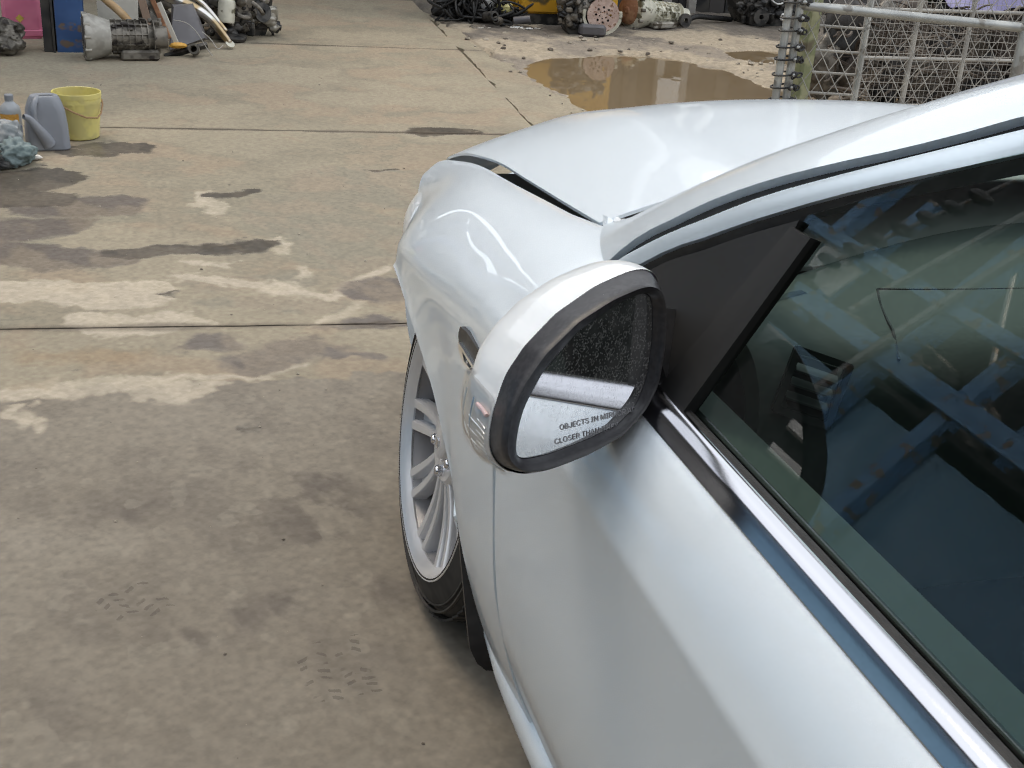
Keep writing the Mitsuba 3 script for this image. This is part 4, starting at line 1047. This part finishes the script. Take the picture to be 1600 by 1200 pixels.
kk = thing('paddle', 'orange plastic paddle end resting on the grey plate', 'paddle'); scene[kk] = mikit.ply(lump((-1.10, 5.99, .062), (.055, .03, .018), 77, .25), 'orange_plastic', smooth=True)
kk = thing('muffler', 'dark grey flat muffler leaning behind the orange paddle', 'muffler'); scene[kk] = mikit.ply(trimesh.convex.convex_hull(A([(-1.11, 6.2, .26), (-.995, 6.25, .27), (-.935, 6.12, .09), (-1.15, 6.05, .02), (-1.12, 6.32, .26), (-.985, 6.36, .27), (-.91, 6.25, .06), (-1.15, 6.2, .01)])), 'muffler_grey', smooth=20)
add('base_plate', shell(A([[(-1.19, 5.98, .012), (-.93, 6.02, .085)], [(-1.18, 5.96, .0), (-.925, 6.0, .07)]]), .03, (-1, 0, .3)), 'engine_black', False, kk)
add('outlet', moved(lathe([(.020, 0), (.030, 0), (.032, .02), (.032, .10), (.02, .10), (.020, 0)], 24), (75, 0, -8), (-1.0, 6.0, .032)), 'cast_dark', 35, kk)
kk = thing('exhaust_pipe', 'shiny twin exhaust pipe lying down from the scrap to the concrete', 'exhaust pipe')
scene[kk] = mikit.ply(tube(resample(A([(-1.25, 6.38, .37), (-1.12, 6.36, .295), (-1.03, 6.34, .262), (-.92, 6.32, .205), (-.84, 6.30, .125), (-.775, 6.28, .035)]), 40), np.interp(np.arange(40), [0, 20, 39], [.038, .030, .022]), 16), 'exhaust_steel', smooth=True)
add('second_pipe', tube(resample(A([(-1.10, 6.42, .37), (-1.0, 6.40, .31), (-.92, 6.38, .255), (-.85, 6.35, .175), (-.79, 6.33, .10)]), 30), .017, 12), 'exhaust_steel', True, kk)
add('end_flange', moved(lathe([(0, 0), (.030, 0), (.030, .012), (0, .012)], 20), (35, 25, 0), (-.775, 6.27, .028)), 'alloy_pale', 30, kk)
for i, pth in enumerate(([(-1.12, 6.0, .21), (-1.02, 5.98, .18), (-.97, 5.97, .12), (-.93, 5.97, .05), (-.90, 5.95, .01)], [(-.95, 6.1, .13), (-.90, 6.05, .09), (-.87, 6.0, .05), (-.83, 6.05, .06)])):
    kk = thing('wire', ['long pale wire hanging over the muffler', 'short pale wire loop right of the muffler'][i], 'wire')
    scene[kk] = mikit.ply(tube(resample(A(pth), 24), .0025, 6), 'cable_pale', smooth=True)

hp = thing('scrap_heap', 'dark mixed pile of greasy scrap behind the gearbox and exhaust', 'scrap', kind='stuff')
hb = []
for i in range(90):
    c = A([-1.45 + .95 * rng.random(), 6.72 + .4 * rng.random(), .04 + .24 * rng.random()]); r = .02 + .05 * rng.random()
    if i % 3 == 0: hb.append(tube(resample(A([c, c + (rng.random(3) - .5) * .3, c + (rng.random(3) - .5) * A([.5, .2, .3])]), 10), .006 + .014 * rng.random(), 8))
    elif i % 3 == 1: hb.append(box(r * 2.4, r * 1.2, r * 1.6, c, r * .2, tuple(rng.random(3) * 180)))
    else: hb.append(lump(c, (r * 1.3, r, r), 500 + i, .45, sub=2))
scene[hp] = mikit.ply(cat(*hb), 'cast_dark', smooth=35)
def engine(c, size, seed, n=70, mats=('engine_black', 'cast_dark'), name='engine', label='', yaw=0):
    """an engine: block, sump, rocker cover, pulleys, pipes, bolts and brackets"""
    r_ = np.random.default_rng(seed); sx, sy, sz = size
    k = thing(name, label, 'engine')
    M = TR.translation_matrix(c) @ TR.rotation_matrix(math.radians(yaw), [0, 0, 1])
    blk = trimesh.convex.convex_hull(A([(x * sx * (.5 if z > 0 else .36), y * sy * .42, z * sz * .32 + sz * .48) for x in (-1, 1) for y in (-1, 1) for z in (-1, 1)]))
    sump = trimesh.convex.convex_hull(A([(x * sx * (.40 if z > 0 else .28), y * sy * .38, z * sz * .12 + sz * .12) for x in (-1, 1) for y in (-1, 1) for z in (-1, 1)]))
    bits = []
    for i in range(n):
        p = A([(r_.random() - .5) * sx * 1.02, -(.34 + .16 * r_.random()) * sy, sz * (.12 + .86 * r_.random())]); s_ = .012 + .035 * r_.random() ** 2
        t_ = i % 4
        if t_ == 0: bits.append(box(s_ * 2.2, s_, s_ * 1.4, p, s_ * .2, tuple(r_.random(3) * 90)))
        elif t_ == 1: bits.append(moved(lathe([(0, 0), (s_, 0), (s_, s_), (s_ * .5, s_), (s_ * .5, s_ * 1.4), (0, s_ * 1.4)], 12), tuple(r_.random(3) * 180), p))
        elif t_ == 2: bits.append(lump(p, (s_ * 1.3, s_, s_), seed * 10 + i, .4, sub=2))
        else:
            q = p + (r_.random(3) - .5) * A([.22, .06, .2]); q[2] = max(q[2], .01)
            bits.append(tube(resample(A([p, (p + q) / 2 + (r_.random(3) - .5) * .05, q]), 8), .006 + .012 * r_.random(), 8))
    scene[k] = mikit.ply(place(cat(blk), M), mats[0], smooth=25)
    add('sump', place(sump, M), mats[0], 25, k)
    add('fitting', place(cat(*bits[::2]), M), mats[1], 30, k); add('fitting', place(cat(*bits[1::2]), M), mats[0], 30, k)
    return k, M
# engines right of the exhaust
k, M = engine((-.74, 6.75, 0), (.30, .3, .34), 11, 60, ('cast_dark', 'engine_black'), label='small greasy engine with a white filter right of the exhaust pipe')
add('oil_filter', moved(lathe([(0, .0), (.052, 0), (.056, .01), (.056, .13), (.050, .145), (.02, .15), (0, .15)], 28), (-8, 5, 0), (-.775, 6.56, .12)), 'alloy_pale', 35, k)
add('pulley', moved(lathe([(0, -.015), (.095, -.015), (.10, 0), (.095, .015), (0, .02)], 32), (4, 6, 0), (-.74, 6.58, .035)), 'engine_black', 35, k)
k, M = engine((-.57, 6.95, 0), (.26, .28, .32), 12, 60, ('engine_black', 'cast_alloy'), label='dark engine with a toothed disc at the right end of the left scrap row')
add('disc', moved(lathe([(.02, 0), (.065, 0), (.065, .02), (.02, .02)], 28), (80, 0, 30), (-.53, 6.72, .17)), 'engine_black', 35, k)

# heap of wiring and hoses in the middle background
wh = thing('cable_heap', 'tangle of black cables and hoses beside the yellow machine', 'cables')
cs_ = []
for i in range(70):
    c = A([1.02 + .52 * rng.random(), 7.62 + .5 * rng.random(), 0]); h = .22 * (1 - abs(c[0] - 1.2) / .6)
    pts = [c + A([(rng.random() - .5) * .34, (rng.random() - .5) * .3, max(.01, h * rng.random() * 1.5)]) for _ in range(5)]
    cs_.append(tube(resample(A(pts), 20), .005 + .009 * rng.random(), 6))
scene[wh] = mikit.ply(cat(*cs_), 'cable', smooth=True)
add('heap_core', cat(*[lump((1.08 + .4 * rng.random(), 7.9 + .3 * rng.random(), .08), (.16, .12, .13), 90 + i, .5) for i in range(6)]), 'engine_black', 40, wh)
kk = thing('white_box', 'white plastic housing on top of the cable heap', 'plastic box'); scene[kk] = mikit.ply(box(.12, .10, .10, (1.31, 7.72, .16), .015, (12, -8, 20)), 'white_plastic', smooth=20)
kk = thing('yellow_tank', 'pale yellow plastic tank on the cable heap left of the yellow machine', 'tank'); scene[kk] = mikit.ply(cat(box(.135, .12, .075, (1.44, 7.72, .125), .02, (6, 4, -14)), moved(lathe([(.018, 0), (.018, .03), (0, .03)], 16), loc=(1.41, 7.70, .155))), 'yellow_plastic', smooth=25)
for i, (x, z, r, yaw_) in enumerate(((1.24, .075, .036, 20), (1.36, .045, .028, -30), (1.47, .05, .028, 70))):
    kk = thing('turbo_hose', ['black ribbed hose mouth in front of the cable heap', 'dark metal elbow below the yellow tank', 'grey hose end lying right of the metal elbow'][i], 'hose')
    scene[kk] = mikit.ply(moved(lathe([(r * .62, 0), (r, 0), (r * 1.05, .02), (r, .04), (r * 1.05, .06), (r, .08), (r * 1.05, .10), (r, .13), (r * .62, .13), (r * .6, 0)], 20), (80, 0, yaw_), (x, 7.52, z)), ['engine_black', 'cast_dark', 'muffler_grey'][i], smooth=35)
for i in range(14):
    kk = thing('litter', 'tiny pale scrap on the ground at the foot of the cable heap', 'litter', 'pale scraps at the foot of the cable heap')
    scene[kk] = mikit.ply(box(.02 + .05 * rng.random(), .02, .008, (1.1 + .6 * rng.random(), 7.38 + .12 * rng.random(), .008), .002, (0, 0, 180 * rng.random())), ['white_plastic', 'cable_pale', 'cast_dark'][i % 3], smooth=False)

# the yellow machine
ym = thing('yellow_machine', 'scuffed yellow steel machine standing behind the engine', 'machine')
scene[ym] = mikit.ply(cat(box(.80, .5, 1.30, (1.965, 7.88, .74), .02)), 'yellow_paint', smooth=20)
add('skirt', box(.76, .46, .09, (1.965, 7.87, .045)), 'engine_black', False, ym)
add('door_plate', box(.30, .012, 1.0, (1.76, 7.626, .74), .004), 'yellow_paint', False, ym)
add('grille', cat(*[box(.28, .012, .012, (2.15, 7.625, .9 + .035 * i)) for i in range(8)]), 'engine_black', False, ym)
# engine with the drive plate
k, M = engine((1.96, 7.36, 0), (.40, .36, .40), 15, 110, ('engine_black', 'cast_dark'), label='black engine with a round pale drive plate in front of the yellow machine', yaw=-8)
fp = TR.translation_matrix((2.055, 7.12, .165)) @ TR.rotation_matrix(math.radians(-18), [0, 0, 1]) @ TR.rotation_matrix(math.radians(90), [1, 0, 0])
plate = sg.Point(0, 0).buffer(.122, 24)
for a in np.linspace(0, 2 * np.pi, 8, endpoint=False): plate = plate.difference(sg.Point(math.cos(a) * .055, math.sin(a) * .055).buffer(.009, 6))
for a in np.linspace(.3, 2 * np.pi + .3, 6, endpoint=False): plate = plate.difference(sg.Point(math.cos(a) * .028, math.sin(a) * .028).buffer(.006, 6))
add('drive_plate', place(trimesh.creation.extrude_polygon(plate, .006, engine='earcut'), fp), 'rust_pale', 20, k)
ring = sg.Point(0, 0).buffer(.150, 32).difference(sg.Point(0, 0).buffer(.128, 32)).difference(sg.box(-.2, .03, .2, .2))
add('back_plate', place(trimesh.creation.extrude_polygon(ring, .03, engine='earcut'), TR.translation_matrix((0, .02, 0)) @ fp), 'alloy_pale', 20, k)
add('oil_sump', box(.20, .26, .09, (2.0, 7.22, .048), .02, (0, 0, -10)), 'muffler_grey', 30, k)
# transmission, pale
mm, bolts = ribbed_case(.60, .155, .085, 21)
Mt = TR.translation_matrix((2.50, 7.70, .13)) @ TR.rotation_matrix(math.radians(14), [0, 0, 1]) @ TR.rotation_matrix(math.radians(95), [0, 1, 0])
k = thing('transmission', 'pale cast transmission with a rusty torque converter lying on the ground', 'transmission')
scene[k] = mikit.ply(place(mm, Mt), 'alloy_pale', smooth=35)
for b_ in bolts: add('flange_bolt', place(b_, Mt), 'cast_dark', 35, k)
add('torque_converter', place(lathe([(0, -.055), (.02, -.055), (.03, -.045), (.085, -.04), (.11, -.02), (.112, .02), (0, .02)], 36), Mt @ TR.rotation_matrix(math.radians(-16), [1, 0, 0])), 'rust', 35, k)
add('pan', box(.26, .20, .05, (2.78, 7.72, .028), .01, (0, 0, 14)), 'cast_alloy', 20, k)
add('output_flange', moved(lathe([(.02, 0), (.045, 0), (.045, .02), (.055, .02), (.055, .05), (.02, .05), (.02, 0)], 24), (85, 0, 10), (2.95, 7.66, .07)), 'engine_black', 35, k)
# black engine near the fence
k, M = engine((3.85, 8.1, 0), (.56, .44, .48), 18, 130, ('engine_black', 'engine_black'), label='black engine with a white cap near the fence, rightmost of the background row')
add('white_cap', box(.055, .05, .06, (3.93, 7.78, .10), .01, (10, 10, 20)), 'white_plastic', 30, k)
add('pulley', moved(lathe([(.02, 0), (.06, 0), (.065, .01), (.06, .02), (.065, .03), (.02, .03), (.02, 0)], 28), (85, 0, -10), (3.74, 7.84, .09)), 'engine_black', 35, k)
add('bright_hook', tube(resample(A([(3.80, 7.82, .25), (3.84, 7.8, .21), (3.90, 7.8, .21), (3.93, 7.82, .26)]), 12), .008, 8), 'galv', 30, k)

# dark board wall behind the row
bw = thing('board_wall', 'dark wall of upright boards behind the transmission', 'wall')
for i in range(34):
    x = 2.50 + i * .155; h = 2.3 + .04 * rng.random()
    add('board', box(.148, .025, h, (x, 8.72 + .008 * rng.random(), h / 2), .003), ['sheet_dark', 'dark_steel'][i % 2], False, bw)
add('rail', cat(box(5.4, .05, .09, (5.05, 8.78, .6)), box(5.4, .05, .09, (5.05, 8.78, 1.7))), 'sheet_dark', False, bw)
for x in (3.22, 3.46): add('post', box(.075, .06, 2.4, (x, 8.66, 1.2), .004), 'galv_dull', False, bw)
kk = thing('hose', 'dark hose lying along the foot of the board wall', 'hose'); scene[kk] = mikit.ply(tube(resample(A([(3.12, 7.95, .03), (3.25, 8.0, .06), (3.4, 8.05, .045), (3.6, 8.1, .03)]), 24), .022, 10), 'rubber', smooth=True)

# big open shed behind everything
sd = thing('open_shed', 'big open fronted shed closing the back of the yard', 'building')
add('roof', corrugated(-1.5, 12.0, 8.9, 19.0, 3.9, 4.8, 'x'), 'tin_roof', False, sd)
add('fascia', box(13.5, .03, .30, (5.25, 8.88, 3.78)), 'galv_dull', False, sd)
add('back_wall', wall_sheet((12, 19), (-1.5, 19), 0, 4.9), 'sheet_dark', False, sd)
add('side_wall', wall_sheet((12, 8.9), (12, 19), 0, 4.7), 'sheet_dark', False, sd)
for x in (2.42, 6.8, 11.4): add('post', box(.16, .16, 3.9, (x, 9.0, 1.95), .01), 'grey_steel', False, sd)
kk = thing('white_sheet', 'white sheet hanging on the board wall right of the transmission', 'sheet'); scene[kk] = mikit.ply(box(.22, .012, .36, (3.30, 8.60, .72)), 'white_plastic', smooth=False)

# ------------------------------------------------------------------ fence and wire cage on the right
gt = thing('chain_link_gate', 'galvanised chain link gate with tube frame right of the bonnet', 'gate')
P0, P1 = A([1.53, 3.20]), A([2.40, 2.62])
fd = (P1 - P0) / np.linalg.norm(P1 - P0)
for off, lean in ((-.052, .0), (.0, .0)):
    b0 = P0 + A([off, -off * .1]); 
    add('post', tube(A([(b0[0], b0[1], 0), (b0[0], b0[1], 2.0)]), .0185, 14), 'galv', 30, gt)
add('rail', tube(A([(*P0, .745), (*(P0 + fd * 2.2), .745)]), .020, 14), 'galv', 30, gt)
add('rail', tube(A([(*P0, .06), (*(P0 + fd * 2.2), .06)]), .018, 14), 'galv', 30, gt)
for q in (.955, 2.2):
    c = P0 + fd * q; add('stile', tube(A([(*c, .03), (*c, 1.95)]), .020, 14), 'galv', 30, gt)
wires = []
pitch = .070
for kx in np.arange(-1.9, 2.2, pitch):
    for sgn in (1, -1):
        pts = []
        for z in np.arange(.07, 1.95, pitch / 2):
            s_ = kx + sgn * (z - .07) * .62
            if sgn < 0: s_ = kx + 1.9 - (z - .07) * .62 - 0
            if .02 < s_ < 2.18:
                c = P0 + fd * s_; pts.append((c[0], c[1] + .003 * sgn, z))
        if len(pts) > 2: wires.append(tube(A(pts), .0021, 4, False))
add('wire_mesh', cat(*wires), 'galv_dull', 30, gt); tag(f'{gt}__wire_mesh', kind='stuff')
ck = 0
for z in np.arange(.20, .80, .062):
    nth = ['lowest', 'second lowest', 'third lowest', 'fourth lowest', 'fifth lowest', 'fifth highest', 'fourth highest', 'third highest', 'second highest', 'topmost'][ck]
    kk = thing('chain', f'dark steel chain loop round the two gate posts, {nth} of the ten', 'chain', 'chain loops round the gate posts')
    a = np.linspace(0, 2 * np.pi, 28)
    zz = z + .012 * (rng.random() - .5)
    loop = A([(1.504 + .060 * np.cos(t), 3.20 + .030 * np.sin(t), zz + .006 * np.sin(t + 1)) for t in a])
    links = [tube(loop, .0045, 8, False)]
    for j in range(4):
        c = A([1.515 + .045 * rng.random(), 3.165, zz - .008 + .01 * rng.random()]); tt_ = np.linspace(0, 2 * np.pi, 16)
        links.append(moved(tube(np.c_[.017 * np.cos(tt_), 0 * tt_, .010 * np.sin(tt_)], .0042, 6, False), (0, 40 * rng.random() - 20, 60 * rng.random()), c))
    scene[kk] = mikit.ply(cat(*links), 'dark_steel', smooth=40)
    add('link_pin', lump((1.528, 3.160, zz), (.011, .009, .009), ck, .2, sub=2), 'galv', 30, kk); ck += 1
kk = thing('timber_post', 'weathered greenish timber post behind the chained gate posts', 'post')
tp = box(.085, .085, 1.30, (0, 0, .65), .012); tp = tp.subdivide().subdivide(); v = np.array(tp.vertices); v[:, :2] += (meshkit.fbm(v * 14, 3, 2)[:, None] - .5) * .02; tp.vertices = v
scene[kk] = mikit.ply(moved(tp, (0, 0, 20), (1.640, 3.30, 0)), 'timber_green', smooth=30)
lr = thing('rung_frame', 'dark rungs between the timber post and the thin grey post', 'frame')
for z in (.26, .345, .44, .54, .65, .745):
    add('rung', tube(A([(1.66, 3.28, z), (1.90, 3.24, z - .005)]), .0065, 8), 'galv_dull', 30, lr)
add('post', tube(A([(1.905, 3.23, 0), (1.905, 3.23, 1.6)]), .0135, 10), 'galv', 30, lr)
cg = thing('wire_cage', 'tall wire mesh cage with grey frame behind the gate', 'cage')
for x, y in ((2.50, 4.2), (2.80, 4.17), (3.12, 4.14), (3.5, 4.1), (3.9, 4.06)):
    add('post', tube(A([(x, y, 0), (x, y, .78 + .1 * (x > 3))]), .014, 8), 'galv_dull', 30, cg)
for z in (.10, .36, .62): add('bar', tube(A([(2.5, 4.2, z), (3.9, 4.06, z + .02)]), .010, 8), 'galv_dull', 30, cg)
ws_ = []
for x in np.arange(2.5, 3.9, .028): ws_.append(tube(A([(x, 4.2 - (x - 2.5) * .1, 0.02), (x, 4.2 - (x - 2.5) * .1, .75)]), .0014, 4, False))
for z in np.arange(.03, .75, .04): ws_.append(tube(A([(2.5, 4.195, z), (3.9, 4.055, z)]), .0014, 4, False))
add('wire_grid', cat(*ws_), 'galv_dull', 30, cg); tag(f'{cg}__wire_grid', kind='stuff')
jk = thing('scrap_wire_pile', 'brown and grey pile of tangled wire and scrap inside the cage', 'scrap', kind='stuff')
jp = []
for i in range(420):
    c = A([2.55 + 1.4 * rng.random(), 4.3 + .6 * rng.random(), .04 + .55 * rng.random()])
    d_ = (rng.random(3) - .5) * A([.5, .3, .3]); d_[2] *= .8
    p1, p2 = c - d_ / 2, c + d_ / 2; p1[2] = max(p1[2], .01); p2[2] = max(p2[2], .01)
    jp.append(tube(resample(A([p1, (p1 + p2) / 2 + (rng.random(3) - .5) * .06, p2]), 6), .003 + .006 * rng.random(), 5))
scene[jk] = mikit.ply(cat(*jp), mat('scrap_mix', speck((.05, .038, .03), (.16, .135, .11), 5), .7), smooth=40)
for i in range(12):
    kk = thing('scrap_lump', 'dark scrap lump half buried in the wire pile inside the cage', 'scrap', 'dark lumps inside the wire cage')
    scene[kk] = mikit.ply(lump((2.6 + 1.3 * i / 12, 4.75, .2 + .22 * (i % 2)), (.12, .10, .2), 200 + i, .45), ['cast_dark', 'sheet_dark', 'scrap_mix'][i % 3], smooth=40)
kk = thing('tarp', 'crumpled purple tarpaulin lying on top of the scrap behind the gate', 'tarp')
X_, Y_ = np.meshgrid(np.linspace(3.3, 5.2, 50), np.linspace(4.6, 5.4, 24), indexing='ij')
Zt = .66 + .14 * (meshkit.fbm(np.stack([X_ * 4, Y_ * 4, X_ * 0], -1), 4, 9) - .5) - .5 * np.clip(np.abs(Y_ - 5.0) - .3, 0, 1)
scene[kk] = mikit.ply(shell(np.stack([X_, Y_, Zt], -1), .004, (4, 5, 9)), 'purple_tarp', smooth=True)
for x in (3.5, 4.3, 5.0):
    kk = thing('crate', 'dark scrap bin under the purple tarpaulin', 'bin', 'dark bins under the tarpaulin')
    scene[kk] = mikit.ply(box(.6, .6, .56, (x, 5.0, .285), .01), 'sheet_dark', smooth=False)
# crumbs and pebbles on the ground
def crumb_mesh(area, n, rmin, rmax, seed):
    r_ = np.random.default_rng(seed); out = []
    for i in range(n):
        x, y = area[0] + (area[1] - area[0]) * r_.random(), area[2] + (area[3] - area[2]) * r_.random(); r = rmin + (rmax - rmin) * r_.random() ** 4
        if PUD1.buffer(.02).contains(sg.Point(x, y)) or PUD2.buffer(.02).contains(sg.Point(x, y)): continue
        m = trimesh.creation.icosphere(0, 1.0); m.vertices = m.vertices * A([r, r * .8, r * .55]) * (1 + .4 * (r_.random((12, 1)) - .5)) + A([x, y, r * .4]); out.append(m)
    return cat(*out)
for nm, ar, n, r0, r1, sd_, mt, lab in (('grit', (-1.9, .2, -.6, 5.5), 320, .001, .0055, 3, 'grit_stone', 'fine loose grit scattered over the concrete'),
                                 ('rubble', (.9, 3.6, 3.9, 7.2), 700, .003, .028, 6, 'rubble_stone', 'broken concrete crumbs and pebbles round the puddles')):
    mat(mt, speck((.12, .10, .08), (.36, .32, .26), 30), .85)
    k = thing(nm, lab, 'grit' if nm == 'grit' else 'rubble', kind='stuff')
    scene[k] = mikit.ply(crumb_mesh(ar, n, r0, r1, sd_), mt, smooth=False)
